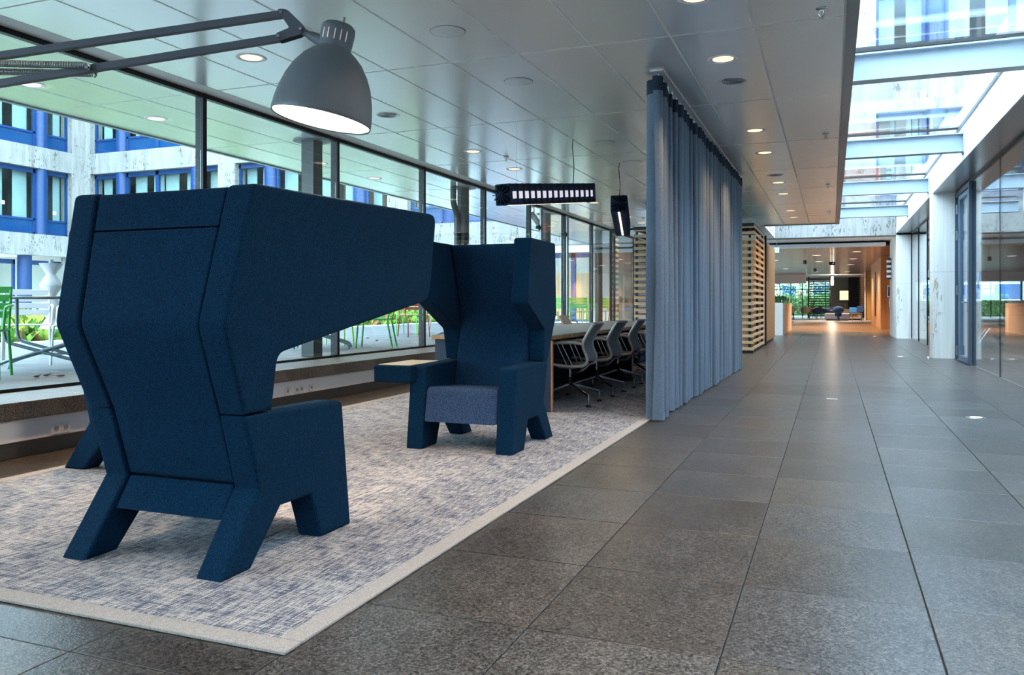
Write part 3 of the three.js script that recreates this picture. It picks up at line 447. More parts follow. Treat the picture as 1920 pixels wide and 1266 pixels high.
// in-floor uplights and small things on the floor
[[1.292, -8.94, 'lit round floor light in the corridor closest to the viewer'], [1.31, -18.55, 'lit round floor light beside the travertine pier'], [1.32, -29.6, 'small floor light at the end of the corridor']].forEach(([x, z, l]) => { const o = thing('floor_light', l, 'floor light', [x, 0, z], 0, 'round floor lights'); obj('steel_ring', lathe([[0.052, 0.003], [0.085, 0.003], [0.09, 0.0]], 32), M.steel, o); obj('light_lens', cyl(0.052, 0.052, 0.003, 0, 0, 0, 28), glow(0xfff2dc, 1.4), o); const L = new THREE.SpotLight(0xfff0da, 4, 0, 0.6, 0.6, 2); L.position.set(0, 0.006, 0); L.target.position.set(0, 1, 0); L.castShadow = true; o.add(L, L.target); });
{ const o = thing('floor_plate', 'small white strip set into the dark tile floor', 'floor plate', [0.0, 0, -10.05], 0.1); obj('strip', rb(-0.06, 0.06, 0, 0.004, -0.015, 0.015, 0.002), M.whiteMetal, o); }
{ const o = thing('door_stop', 'small white door stop on the floor beside the pier', 'door stop', [1.76, 0, -17.85]); obj('base', cyl(0.035, 0.03, 0.02, 0, 0, 0, 20), M.steel, o); obj('buffer', lathe([[0, 0.055], [0.025, 0.05], [0.03, 0.035], [0.024, 0.02]], 20), M.whiteMetal, o); }
// sockets on the cable duct; their faces look along +x
function socket(label, z, n, mark) {
  const o = thing('wall_socket', label, 'socket', [-5.36, 0.172, z], 0, 'white sockets on the cable duct');
  for (let k = 0; k < n; k++) { const c = -k * 0.081; const f = obj('face_plate', rb(0, 0.008, -0.042, 0.042, c - 0.039, c + 0.039, 0.003), M.whiteMetal, o);
    if (mark === 'data') { obj('data_port', bx(0.0075, 0.0088, -0.012, 0.012, c - 0.014, c + 0.014), M.grey, f); continue; }
    obj('socket_cup', new THREE.CylinderGeometry(0.021, 0.021, 0.001, 24).rotateZ(PI / 2).translate(0.0086, 0, c).toNonIndexed(), std(0xa9a9ac, 0.5), f);
    obj('pin_hole', [-0.0095, 0.0095].map((d) => new THREE.CylinderGeometry(0.0035, 0.0035, 0.001, 10).rotateZ(PI / 2).translate(0.0095, 0, c + d).toNonIndexed()), M.black, f);
    if (mark === 'yellow') obj('yellow_tag', bx(0.0075, 0.0088, 0.026, 0.036, c - 0.03, c + 0.03), std(0xd8c92a, 0.6), f); }
}
socket('single white socket with yellow tag on the cable duct', -7.14, 1, 'yellow'); socket('white double socket right of the yellow-tagged one', -7.30, 2); socket('blank white data outlet at the right end of the socket row', -7.56, 1, 'data'); socket('white double socket on the duct left of the near armchair', -4.38, 2);

// ================================================================ slatted timber cabin behind the curtain
{
  const o = thing('slatted_cabin', 'open cabin of pale oak slats on black posts beside the corridor', 'cabin', [0, 0, 0]);
  const x0 = -4.28, x1 = -1.6, z0 = -18.62, z1 = -21.6;
  obj('plinth', bx(x0, x1 - 0.02, 0, 0.05, z0 - 0.03, z1), M.black, o); obj('cap_rail', bx(x0, x1, 2.845, 2.875, z0, z1), M.black, o);
  const fr = rb(-(x1 - x0) / 2, (x1 - x0) / 2, -0.033, 0.033, -0.012, 0.012, 0.004, 1), sd = rb(-0.012, 0.012, -0.033, 0.033, -(z0 - z1) / 2, (z0 - z1) / 2, 0.004, 1);
  for (let k = 0; k < 20; k++) { const y = 0.095 + k * 0.1425; obj('slat', fr, M.oakX, o, [(x0 + x1) / 2, y, z0 - 0.012]); obj('slat', sd, M.oakX, o, [x1 - 0.012, y + 0.02, (z0 + z1) / 2 - 0.03]); obj('slat', sd, M.oakX, o, [x0 + 0.012, y + 0.02, (z0 + z1) / 2 - 0.03]); }
  for (const x of [x0 + 0.06, -3.4, -2.5, x1 - 0.09]) obj('post', bx(x - 0.025, x + 0.025, 0.05, 2.845, z0 - 0.026, z0 - 0.07), M.black, o);
  for (const z of [-20.1, z1 + 0.06]) for (const x of [x0 + 0.05, x1 - 0.05]) obj('post', bx(x - 0.022, x + 0.022, 0.05, 2.845, z, z - 0.05), M.black, o);
  obj('inner_panel', bx(-2.4, x1 - 0.13, 0.05, 2.56, z0 - 0.075, z0 - 0.1), M.oak, o); obj('inner_panel', bx(x1 - 0.11, x1 - 0.085, 0.05, 2.56, z0 - 0.1, z1), M.oak, o);
  const g = thing('glass_partition', 'black steel framed glass partition left of the slatted cabin', 'partition', [0, 0, 0]);
  obj('frame', [bx(-4.86, -4.81, 0, 2.85, -18.62, -18.67), bx(-4.86, -1.6, 2.8, 2.845, -18.55, -18.6), bx(-4.36, -4.31, 0, 2.82, -20.9, -20.95), bx(-4.86, -4.81, 2.78, 2.82, -18.67, -20.95)], M.black, g); obj('pane', bx(-4.84, -4.83, 0.02, 2.78, -18.67, -20.9), M.pane, g);
  const w = thing('timber_cupboard', 'tall cupboard of warm vertical oak boards behind the slatted cabin', 'cupboard', [0, 0, 0]);
  obj('black_post', bx(-1.64, -1.585, 0, 2.86, -22.1, -22.18), M.black, w); obj('carcass', bx(-3.2, -1.66, 0.0, 2.74, -21.8, -26.0), M.black, w);
  for (let k = 0; k < 14; k++) obj('board', rb(-1.66, -1.615, 0.08, 2.74, -22.2 - k * 0.27, -22.2 - k * 0.27 - 0.262, 0.006, 1), M.oakWarm, w);
  obj('side_board', bx(-1.7, -1.63, 0.05, 2.76, -21.72, -22.08), M.oak, w);
}
{ const o = thing('exit_sign', 'green lit emergency exit sign under the concrete beam', 'sign', [-1.72, 2.88, -28.55]); obj('lamp_box', rb(-0.08, 0.08, -0.085, 0.085, -0.03, 0.02, 0.006), glow(0x05a868, 0.55), o); obj('arrow', metric(extr([[-0.045, 0.012], [0.005, 0.012], [0.005, 0.04], [0.055, 0], [0.005, -0.04], [0.005, -0.012], [-0.045, -0.012]], 0.004).translate(0, 0, 0.021)), M.whiteMetal, o); obj('hanger', rod([0, 0.085, 0], [0, 0.369, 0], 0.006), M.steel, o); }
// ================================================================ the hall beyond the corridor
const ZF = -72;
{
  const c = struct('ceiling', 'glossy metal plank ceiling of the lounge at the far end', 'ceiling');
  for (let k = 0; k < 30; k++) obj('ceiling_plank', bx(-8, 2.6, 3.12, 3.14, -31.35 - k * 0.97, -31.35 - k * 0.97 - 0.955), M.plank, c);
  obj('upper_slab', bx(-12, 12, 3.3, 3.5, -28.9, ZF - 1), M.whiteMatt, c);
  obj('upper_ceiling', bx(-12, 2.6, 3.24, 3.3, -60.5, ZF), M.whiteMatt, c);
  const t = struct('trim_1', 'white edge beam below the grey soffit at the end of the corridor', 'trim');
  obj('edge_beam', rb(-6, 1.74, 3.10, 3.225, -31.0, -31.35, 0.01), M.white, t);
  const fl = struct('floor', 'warm wood and pale stone floor of the far lounge', 'floor');
  obj('timber_floor', bx(-3.2, 2.5, -0.004, 0.0025, -34, -50), M.oakFloorM, fl); obj('stone_floor', bx(-14, 2.5, -0.004, 0.0025, -50, ZF), std(0x7d8088, 0.4), fl);
  const w = struct('wall_far', 'grey end wall of the lounge with tall window on its left', 'wall');
  obj('plaster', [bx(-0.15, 3, 0, 3.3, ZF, ZF - 0.3), bx(-14, -0.15, 2.95, 3.3, ZF, ZF - 0.3)], std(0x9a9282, 0.9), w);
  obj('concrete_beam', bx(-14, -1.7, 2.5, 3.2, -60.2, -60.6), std(0xe4e3e0, 0.8), w);
  const g = struct('window_4', 'tall window wall of the lounge with green garden outside', 'window');
  obj('pane', bx(-14, -0.15, 0.05, 2.95, ZF - 0.1, ZF - 0.11), M.pane, g); for (let x = -14; x < 0; x += 0.9) obj('mullion', bx(x - 0.03, x + 0.03, 0, 2.95, ZF - 0.05, ZF - 0.16), M.dark, g); obj('transom', bx(-14, -0.15, 2.25, 2.3, ZF - 0.05, ZF - 0.16), M.dark, g);
  const wl = struct('wall_left', 'plain grey wall closing the lounge on its left', 'wall'); obj('plaster', bx(-8.2, -8, 0, 3.3, -34.4, ZF), std(0x8f8a84, 0.9), wl); obj('front_return', bx(-8.2, -6.6, 0, 3.25, -28.9, -34.4), std(0x8f8a84, 0.9), wl);
  const wr = struct('wall_right', 'warm oak clad wall with dark vertical slot on the right of the lounge', 'wall');
  obj('oak_cladding', [bx(1.95, 2.4, 0, 3.12, -38.4, -47.5), bx(2.4, 2.7, 0, 3.12, -31.3, -58)], M.oakWarm, wr); obj('oak_return', bx(1.96, 2.42, 0, 3.12, -38.3, -38.4), M.oakWarm, wr);
  obj('dark_slot', bx(1.93, 1.951, 0.5, 2.6, -42.4, -43.2), M.black, wr); obj('niche_panel', bx(2.0, 2.4, 0, 3.12, -57.5, -57.8), std(0xa3814a, 0.5), wr); obj('niche_frame', bx(1.97, 2.02, 0, 3.12, -57.4, -57.8), M.white, wr); obj('end_wall', bx(2.4, 2.7, 0, 3.3, -58, ZF), M.oakWarm, wr);
}
[[0.9, -34.5], [-0.6, -36.5], [0.9, -40], [-0.6, -42], [0.9, -46], [-1, -55], [0.9, -56], [0.5, -62], [-2.5, -50], [-2.5, -40]].forEach(([x, z], i) => { const o = thing('downlight', `small downlight in the lounge ceiling, ${ORD[i]} counted from the corridor`, 'downlight', [x, 3.118, z], 0, 'downlights of the far lounge'); obj('light_disc', discG.clone().scale(1.8, 1, 1.8), glowDown, o); obj('trim_ring', ring.clone().scale(1.4, 1, 1.4), M.white, o); const L = new THREE.SpotLight(0xffdfba, 75, 0, 1.1, 0.7, 2); L.position.set(0, -0.01, 0); L.target.position.set(0, -1, 0); L.castShadow = true; L.shadow.radius = 4; o.add(L, L.target); });
{ const o = thing('line_lamp', 'long vertical glowing line lamp beside the dark stair', 'lamp', [0.02, 2.45, -66]); obj('light_bar', rb(-0.09, 0.09, 0, 1.0 - 0.33, -0.03, 0.03, 0.01), glow(0xfff2dc, 1.8), o); const L = new THREE.PointLight(0xffe8cc, 6, 0, 2); L.position.set(0, 0.3, 0.06); L.castShadow = true; o.add(L); }
{ // stair
  const o = thing('staircase', 'dark open staircase with many black treads in the far lounge', 'staircase', [-0.9, 0, -66]);
  for (const x of [-0.76, 0.76]) obj('stringer', bar([x, 0, 0.9], [x, 3.1, -0.55], 0.1, 0.12), M.black, o);
  for (let k = 0; k < 16; k++) obj('tread', bx(-0.72, 0.72, 0.12 + k * 0.185, 0.19 + k * 0.185, 0.85 - k * 0.085, 0.70 - k * 0.085), M.black, o);
}
{ const o = thing('lounge_curtain', 'dark grey curtain hanging at the back of the lounge', 'curtain', [1.62, 0, -70.5]); const pts = []; const sh = new THREE.Shape(); for (let i = 0; i <= 60; i++) { const x = -0.4 + 0.8 * i / 60, y = 0.06 * Math.sin(i * PI / 5); i ? sh.lineTo(x, y) : sh.moveTo(x, y); } for (let i = 60; i >= 0; i--) sh.lineTo(-0.4 + 0.8 * i / 60, 0.06 * Math.sin(i * PI / 5) - 0.012); const g = new THREE.ExtrudeGeometry(sh, { depth: 3.2, bevelEnabled: false }); g.rotateX(-PI / 2); obj('cloth', g, std(0x4a4c54, 0.95), o); }
{ const o = thing('slat_screen', 'pale slatted wood screen beside the grey lounge curtain', 'screen', [2.17, 0, -66]); for (let k = 0; k < 20; k++) obj('slat', bx(-0.2, 0.2, 0.6 + k * 0.13, 0.665 + k * 0.13, -0.02, 0.02), M.oakX, o); for (const x of [-0.18, 0.18]) obj('post', bx(x - 0.02, x + 0.02, 0, 3.2, -0.06, -0.02), M.black, o); }
{ const o = thing('picture_screen', 'glowing cream wall screen behind the lounge seats', 'screen', [0.95, 1.75, ZF + 0.06]); obj('frame', rb(-0.5, 0.5, -0.42, 0.42, -0.06, 0, 0.01), M.grey, o); obj('screen_face', bx(-0.36, 0.48, -0.38, 0.38, 0, 0.004), glow(0xfbe2b0, 0.7), o); }
// planter
{ const o = thing('planter', 'tall pale wooden planter box with green plants at the end of the corridor', 'planter', [-1.57, 0, -29.4]);
  obj('box_front', rb(-0.5, 0, 0, 1.12, -0.03, 0.0, 0.006), M.whiteWood, o); obj('box_side', bx(-0.5, -0.004, 0.0, 1.11, -0.03, -6.6), M.oakWarmL, o);
  for (let k = 0; k < 46; k++) { const x = -0.45 + rnd() * 0.42, z = -0.1 - rnd() * 3.4, h = 0.16 + rnd() * 0.2, a = rnd() * 6.28, l = 0.16; const g = new THREE.BufferGeometry(), dx = Math.cos(a) * l, dz = Math.sin(a) * l, nx = -Math.sin(a) * 0.05, nz = Math.cos(a) * 0.05; g.setAttribute('position', new THREE.Float32BufferAttribute([0, 0, 0, dx * 0.5 + nx, h * 0.8, dz * 0.5 + nz, dx * 0.5 - nx, h * 0.8, dz * 0.5 - nz, dx, h * 0.75, dz], 3)); g.setIndex([0, 1, 2, 1, 3, 2]); g.computeVertexNormals(); obj('leaf', g, k % 3 ? M.plant2 : M.leafBright, o, [x, 1.11, z]); } }
// wall devices at the far right pier
{ const o = thing('projecting_sign', 'black and white striped projecting sign box on the far pier', 'sign', [1.88, 2.28, -30.6]); obj('sign_body', rb(-0.13, 0, -0.36, 0.36, -0.12, 0.12, 0.03), std(0x2c3742, 0.3), o); for (let k = 0; k < 4; k++) obj('white_stripe', rb(-0.15, -0.01, -0.3 + k * 0.17, -0.22 + k * 0.17, 0.115, 0.135, 0.005), M.whiteMetal, o); }
{ const o = thing('wall_display', 'small dark wall display with pale frame on the far pier', 'display', [1.9, 1.52, -31.3]); obj('frame', rb(-0.1, 0.06, -0.2, 0.2, -0.06, 0, 0.01), M.whiteMetal, o); obj('display_face', bx(-0.08, 0.05, -0.17, 0.17, 0, 0.004), std(0x2f4450, 0.2), o); const p = thing('wall_box', 'white box below the wall display on the far pier', 'box', [1.93, 1.13, -31.3]); obj('box', rb(-0.07, 0.06, -0.15, 0.15, -0.05, 0, 0.01), M.whiteMetal, p); obj('slot', bx(-0.05, 0.04, 0.02, 0.04, 0, 0.003), M.grey, p); }
// lounge seating
M.loungeBlue = std(0x1f3f6c, 0.9); M.loungeGrey = std(0x6a6f80, 0.9); M.loungeTaupe = std(0x847a78, 0.9); M.loungeBeige = std(0x8a8274, 0.9);
function shellChair(label, x, z, turn, m) {
  const o = thing('shell_chair', label, 'chair', [x, 0.0025, z], turn, 'shell chairs of the far lounge');
  const sh = lathe([[0.12, 0.42], [0.27, 0.46], [0.32, 0.56], [0.33, 0.68], [0.30, 0.69], [0.29, 0.58], [0.24, 0.49], [0, 0.47]], 24), p = sh.attributes.position; for (let i = 0; i < p.count; i++) { const zz = p.getZ(i), y = p.getY(i); if (y > 0.5) p.setY(i, y + (zz / 0.33) * 0.18 * (y - 0.5) / 0.18); } sh.computeVertexNormals();
  obj('shell', sh, m, o); obj('seat_pad', cyl(0.25, 0.25, 0.04, 0, 0.465, 0, 24), m, o); for (const [a, b] of [[1, 1], [1, -1], [-1, 1], [-1, -1]]) obj('leg', rod([a * 0.14, 0.44, b * 0.14], [a * 0.25, 0, b * 0.25], 0.018, 0.013), M.black, o);
}
shellChair('beige shell chair with black legs in the far lounge', -1.66, -59, 0, M.loungeBeige); shellChair('blue shell chair with black legs beside the beige one', -0.95, -59.6, 0.7, M.loungeBlue); shellChair('grey shell chair behind the blue one in the far lounge', -1.3, -61.5, 0.2, M.loungeTaupe); shellChair('blue shell chair near the staircase in the far lounge', -0.45, -62.5, 0.9, M.loungeBlue); shellChair('dark blue shell chair right of the staircase foot', -0.1, -64, 1.2, M.loungeBlue); shellChair('grey shell chair half hidden behind the planter', -2.65, -58, 1.4, M.loungeTaupe);
{ const o = thing('lounge_table', 'long pale table behind the shell chairs in the lounge', 'table', [-1.4, 0.0025, -60.4]); obj('top', rb(-1.3, 1.2, 0.72, 0.75, -0.4, 0.4, 0.01), M.whiteMetal, o); for (const [a, b] of [[-1.1, 0.3], [1, 0.3], [-1.1, -0.3], [1, -0.3]]) obj('leg', bx(a - 0.02, a + 0.02, 0, 0.72, b - 0.02, b + 0.02), M.black, o); }
function sofa(name, label, cat, x, z, parts) { const o = thing(name, label, cat, [x, 0.0025, z], 0, 'upholstered seats of the far lounge'); for (const [n, g, m] of parts) obj(n, g, m, o); return o; }
sofa('lounge_island', 'low grey upholstered seat island in the far lounge', 'sofa', 0.3, -56.5, [['seat_base', rb(-0.75, 0.75, 0.06, 0.46, -0.5, 0.5, 0.06, 3), M.loungeGrey], ['plinth', bx(-0.65, 0.65, 0, 0.06, -0.4, 0.4), M.black]]);
sofa('lounge_island', 'low taupe upholstered seat island right of the grey one', 'sofa', 1.25, -58.2, [['seat_base', rb(-0.7, 0.6, 0.06, 0.42, -0.5, 0.5, 0.06, 3), M.loungeTaupe], ['backrest', rb(-0.9, 0.5, 0.3, 0.72, -0.7, -0.45, 0.06, 3), M.loungeTaupe], ['plinth', bx(-0.6, 0.5, 0, 0.06, -0.4, 0.4), M.black]]);
sofa('lounge_island', 'grey upholstered seat island at the back of the lounge', 'sofa', 0.75, -61, [['seat_base', rb(-0.9, 0.6, 0.06, 0.62, -0.5, 0.5, 0.06, 3), M.loungeTaupe], ['plinth', bx(-0.8, 0.5, 0, 0.06, -0.4, 0.4), M.black]]);
{ const o = thing('lounge_easy_chair', 'navy blue easy chair with rounded back in front of the grey island', 'chair', [0.37, 0.0025, -55.2]); obj('back', new THREE.SphereGeometry(0.33, 20, 12).scale(1, 0.72, 0.4).translate(0, 0.68, 0), M.loungeBlue, o); obj('seat', rb(-0.2, 0.2, 0.28, 0.5, -0.5, -0.05, 0.05), M.loungeBlue, o); obj('pedestal', [cyl(0.09, 0.05, 0.5, 0, 0, 0, 16)], M.loungeBlue, o); }
{ const a = thing('cushion', 'bright blue cushion on the lounge sofa', 'cushion', [1.28, 0.66, -57.6]); obj('cover', rb(-0.24, 0.24, -0.18, 0.18, -0.08, 0.08, 0.06, 3), std(0x2f72b8, 0.8), a); obj('piping', new THREE.TorusGeometry(0.02, 0.01, 6, 12).translate(0.2, 0.14, 0), M.loungeBlue, a); const b = thing('cushion', 'navy cushion at the right end of the lounge sofa', 'cushion', [1.72, 0.72, -57.65]); obj('cover', rb(-0.2, 0.2, -0.22, 0.22, -0.08, 0.08, 0.06, 3), M.loungeBlue, b); obj('piping', new THREE.TorusGeometry(0.02, 0.01, 6, 12).translate(0.16, 0.16, 0), M.loungeBlue, b); }
{ const o = thing('side_table', 'small wooden side table with pale legs right of the seat islands', 'table', [1.45, 0.0025, -55]); obj('top', rb(-0.32, 0.3, 0.44, 0.48, -0.25, 0.25, 0.01), M.oakWarm, o); for (const [a, b] of [[-0.28, 0.2], [0.26, 0.2], [-0.28, -0.2], [0.26, -0.2]]) obj('leg', rod([a, 0.44, b], [a, 0, b], 0.025), M.oakWarm, o); }
{ const o = thing('bar_table', 'high oak framed table in front of the glowing wall screen', 'table', [0.55, 0.0025, -69.5]); obj('top', rb(-0.5, 0.5, 1.02, 1.07, -0.25, 0.25, 0.01), M.oakWarm, o); for (const x of [-0.46, 0.46]) obj('leg', bx(x - 0.04, x + 0.04, 0, 1.02, -0.2, 0.2), M.oakWarm, o); }
{ const o = thing('reading_lamp', 'tall grey angle-poise lamp in front of the lounge window', 'lamp', [-2.25, 0.0025, -50]); obj('arm', [bar([-0.05, 0.4, 0], [-0.05, 1.35, 0], 0.04), bar([-0.05, 1.35, 0], [0.42, 1.83, 0], 0.03), bar([0.42, 1.83, 0], [0.5, 1.78, 0], 0.03)], M.whiteMetal, o); obj('shade', lathe([[0.13, -0.18], [0.12, -0.08], [0.06, 0.0], [0.04, 0.06], [0, 0.07]], 24).rotateZ(0.3).translate(0.52, 1.72, 0), M.lampGrey, o); obj('foot', cyl(0.25, 0.24, 0.04, -0.05, 0, 0, 24), M.lampGrey, o); obj('pole', rod([-0.05, 0.03, 0], [-0.05, 0.42, 0], 0.025), M.lampGrey, o); }
[[-1.05, 2.74, -36], [-0.75, 2.6, -41]].forEach(([x, y, z], i) => { const o = thing('small_pendant', ['small brown drum pendant under the lounge ceiling, left one', 'small brown drum pendant under the lounge ceiling, right and lower one'][i], 'pendant', [x, y, z], 0, 'drum pendants of the lounge'); obj('drum', cyl(0.07, 0.07, 0.16, 0, 0, 0, 18), M.brown, o); obj('cord', rod([0, 0.16, 0], [0, 3.12 - y, 0], 0.006), M.black, o); });
{ const o = thing('projector', 'black projector hanging under the lounge ceiling', 'projector', [0.0, 2.72, -37]); obj('case', rb(-0.13, 0.13, 0, 0.14, -0.15, 0.15, 0.02), M.black, o); obj('mount', rod([0, 0.14, 0], [0, 0.4, 0], 0.02), M.grey, o); obj('lens', rod([0.05, 0.07, 0.15], [0.05, 0.07, 0.18], 0.035), M.chrome, o); }
// garden beyond the lounge window
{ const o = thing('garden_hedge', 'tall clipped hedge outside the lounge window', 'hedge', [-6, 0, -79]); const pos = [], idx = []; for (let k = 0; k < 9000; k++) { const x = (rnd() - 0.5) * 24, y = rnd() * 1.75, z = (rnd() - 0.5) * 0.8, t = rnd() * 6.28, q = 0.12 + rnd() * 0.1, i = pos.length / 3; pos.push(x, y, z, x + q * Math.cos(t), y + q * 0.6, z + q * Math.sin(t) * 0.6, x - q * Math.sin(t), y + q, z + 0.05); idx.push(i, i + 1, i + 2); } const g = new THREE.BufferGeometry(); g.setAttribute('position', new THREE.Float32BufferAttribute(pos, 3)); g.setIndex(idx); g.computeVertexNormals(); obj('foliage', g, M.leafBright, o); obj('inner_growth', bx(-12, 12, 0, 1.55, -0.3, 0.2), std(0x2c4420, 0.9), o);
  const b = thing('garden_house', 'pale flat-fronted building beyond the garden hedge', 'building', [-6, 0, -96]); obj('wall', bx(-16, 50, 0, 9, -4, 0), std(0x8a8c8c, 0.9), b); for (let k = 0; k < 17; k++) { const w = obj('window', bx(-14 + k * 3.6, -12 + k * 3.6, 1.4, 3.2, -0.02, 0.03), M.white, b); obj('pane', bx(-13.9 + k * 3.6, -12.1 + k * 3.6, 1.5, 3.1, 0.03, 0.04), M.glassBlue, w); } }
{ const o = thing('garden_tree', 'green tree outside the lounge window', 'tree', [-2.2, 0, -84]); const pos = [], idx = []; for (let k = 0; k < 1400; k++) { const a = rnd() * 6.28, b = Math.acos(2 * rnd() - 1), r = 2.6 * Math.cbrt(rnd()), x = r * Math.sin(b) * Math.cos(a) * 1.4, y = 2.6 + r * Math.cos(b), z = r * Math.sin(b) * Math.sin(a), t = rnd() * 6.28, s = 0.16, i = pos.length / 3; pos.push(x, y, z, x + s * Math.cos(t), y + s * 0.5, z + s * Math.sin(t), x - s * Math.sin(t), y + s, z + s * Math.cos(t)); idx.push(i, i + 1, i + 2); } const g = new THREE.BufferGeometry(); g.setAttribute('position', new THREE.Float32BufferAttribute(pos, 3)); g.setIndex(idx); g.computeVertexNormals(); obj('foliage', g, M.leafBright, o); obj('trunk', cyl(0.2, 0.12, 2.4, 0, 0, 0, 12), M.brown, o); const l = struct('floor', 'green lawn outside the lounge window', 'lawn'); obj('turf', bx(-20, 6, -0.1, 0.0, ZF - 0.4, -110), M.ground, l); }
// ================================================================ meeting room behind the right glass wall
{
  const r = struct('wall_right', 'pale inner walls and ceiling of the meeting room behind the right glass', 'room');
  obj('ceiling_slab', bx(2.9, 12, 3.3, 3.5, 9, -36), M.whiteMatt, r); obj('roof', bx(2.28, 12, 3.6, 4.12, 9, -36), M.whiteMatt, r);
  obj('side_wall', bx(11.8, 12, 0, 3.3, 9, -36), M.whiteMatt, r); obj('end_wall', [bx(2.7, 12, 0, 1.22, -35.8, -36), bx(2.7, 12, 1.95, 3.3, -35.8, -36)], std(0xa7abb0, 0.8), r);
  const w = struct('window_5', 'ribbon window in the end wall of the right meeting room', 'window'); obj('pane', bx(2.7, 12, 1.22, 1.95, -35.9, -35.91), M.pane, w); for (let x = 3.5; x < 12; x += 1.6) obj('mullion', bx(x - 0.03, x + 0.03, 1.22, 1.95, -35.85, -35.95), M.dark, w);
  [[4, -14], [4, -20], [5.5, -26], [4.5, -31]].forEach(([x, z], i) => { const o = thing('downlight', `downlight in the meeting room behind the right glass, ${ORD[i]} counted from the viewer`, 'downlight', [x, 3.2975, z], 0, 'downlights of the right meeting room'); obj('trim_ring', ring, M.white, o); obj('light_disc', discG, glowDown, o); const L = new THREE.SpotLight(0xfff0dc, 70, 0, 1.15, 0.7, 2); L.position.set(0, -0.01, 0); L.target.position.set(0, -1, 0); L.castShadow = true; L.shadow.radius = 4; o.add(L, L.target); });
  const cab = thing('sideboard', 'light brown sideboard seen through the right glass wall', 'sideboard', [6.0, 0, -30.8]); obj('carcass', rb(-0.65, 1.2, 0.05, 1.0, -0.3, 0.2, 0.01), std(0xa89086, 0.6), cab); obj('top', rb(-0.68, 1.23, 1.0, 1.04, -0.32, 0.22, 0.01), M.dark, cab); obj('drawer_line', bx(-0.62, 1.17, 0.72, 0.73, 0.2, 0.204), M.dark, cab);
  [[3.9, -24.9, 'dark stacking chair behind the right glass, first of three in a row'], [4.0, -25.52, 'dark stacking chair behind the right glass, middle of three'], [4.1, -26.14, 'dark stacking chair behind the right glass, last of three']].forEach(([x, z, l]) => { const o = thing('nesting_chair', l, 'chair', [x, 0, z], 0, 'dark chairs behind the right glass'); obj('backrest', metric(extr([[-0.02, 0.5, 0.02], [-0.08, 1.0, 0.03], [-0.05, 1.01, 0.02], [0.02, 0.5, 0.02]], 0.44).translate(0.2, 0, -0.22)), M.blackD, o); obj('seat', rb(-0.22, 0.2, 0.44, 0.48, -0.22, 0.22, 0.02), M.blackD, o); for (const s of [1, -1]) { obj('arm', pipe([[0.16, 0.62, s * 0.25], [-0.15, 0.65, s * 0.25], [-0.18, 0.46, s * 0.24]], 0.014), M.blackD, o); obj('leg', [rod([0.05, 0.45, s * 0.22], [0.28, 0.02, s * 0.26], 0.012), rod([0, 0.45, s * 0.22], [-0.28, 0.02, s * 0.26], 0.012)], M.chrome, o); } });
}
// ================================================================ terrace furniture: slatted metal armchairs and folding tables, chairs face local +z
function terraceChair(label, x, z, turn, m, colour) {
  const o = thing('terrace_chair', label, 'chair', [x, TER, z], turn, colour + ' terrace chairs'), w = 0.23;
  for (let k = 0; k < 6; k++) obj('seat_slat', rb(-w, w, 0.445, 0.457, -0.2 + k * 0.072, -0.2 + k * 0.072 + 0.06, 0.004, 1), m, o);
  for (let k = 0; k < 4; k++) obj('back_slat', rb(-w, w, 0.56 + k * 0.08, 0.625 + k * 0.08, -0.245 - k * 0.022, -0.257 - k * 0.022, 0.004, 1), m, o);
  for (const s of [1, -1]) { obj('front_leg', pipe([[s * w, 0.45, -0.2], [s * w, 0.45, 0.2], [s * w, 0.42, 0.235], [s * (w + 0.01), 0, 0.27]], 0.014, 24, 8), m, o); obj('rear_leg', pipe([[s * w, 0.86, -0.33], [s * w, 0.5, -0.235], [s * w, 0.42, -0.22], [s * (w + 0.01), 0, -0.3]], 0.014, 20, 8), m, o); obj('armrest', pipe([[s * (w + 0.02), 0.68, -0.28], [s * (w + 0.03), 0.67, 0.02], [s * (w + 0.03), 0.65, 0.1], [s * (w + 0.02), 0.45, 0.14]], 0.014, 20, 8), m, o); }
  return o;
}
function terraceTable(label, x, z, turn) {
  const o = thing('terrace_table', label, 'table', [x, TER, z], turn, 'folding terrace tables'); obj('tabletop', lathe([[0, 0.745], [0.53, 0.745], [0.545, 0.755], [0.54, 0.772], [0, 0.774]], 40), M.tubeGrey, o);
  for (const s of [1, -1]) for (const q of [1, -1]) obj('leg', pipe([[s * 0.34, 0.745, q * 0.2], [s * 0.34, 0.42, q * 0.2], [s * 0.3, 0.3, q * 0.2], [-s * 0.28, 0.12, q * 0.2], [-s * 0.4, 0.07, q * 0.2], [-s * 0.42, 0, q * 0.2]], 0.018, 30, 8), M.tubeGrey, o);
}
const TG = std(0xb4b6ba, 0.45);
terraceTable('grey folding table outside the glass at the left edge of the picture', -7.72, -6.2, YAW + 0.25);
terraceChair('green terrace chair cut by the left edge of the picture', -7.42, -5.22, 0.75, M.green, 'green');
terraceChair('white terrace chair behind the grey folding table', -8.72, -6.75, 0.9, TG, 'white');
terraceChair('white terrace chair right of the grey folding table, partly behind the near armchair', -8.1, -7.0, 0.35, TG, 'white');
terraceTable('grey folding table glimpsed below the long ear of the near armchair', -7.4, -10.75, 0.5);
terraceChair('lime terrace chair beside the table glimpsed below the long ear', -7.75, -11.6, 0.3, M.lime, 'lime');
terraceChair('green terrace chair whose legs stand close to the glass below the long ear', -6.75, -11.25, -1.2, M.green, 'green');
terraceChair('red terrace chair between the two armchairs', -8.2, -15.2, 0.9, M.red, 'red');
terraceChair('white terrace chair just left of the far armchair', -8.05, -15.95, 1.6, TG, 'white');
terraceChair('green terrace chair behind the red one', -8.95, -16.4, 0.2, M.greenLight, 'green');
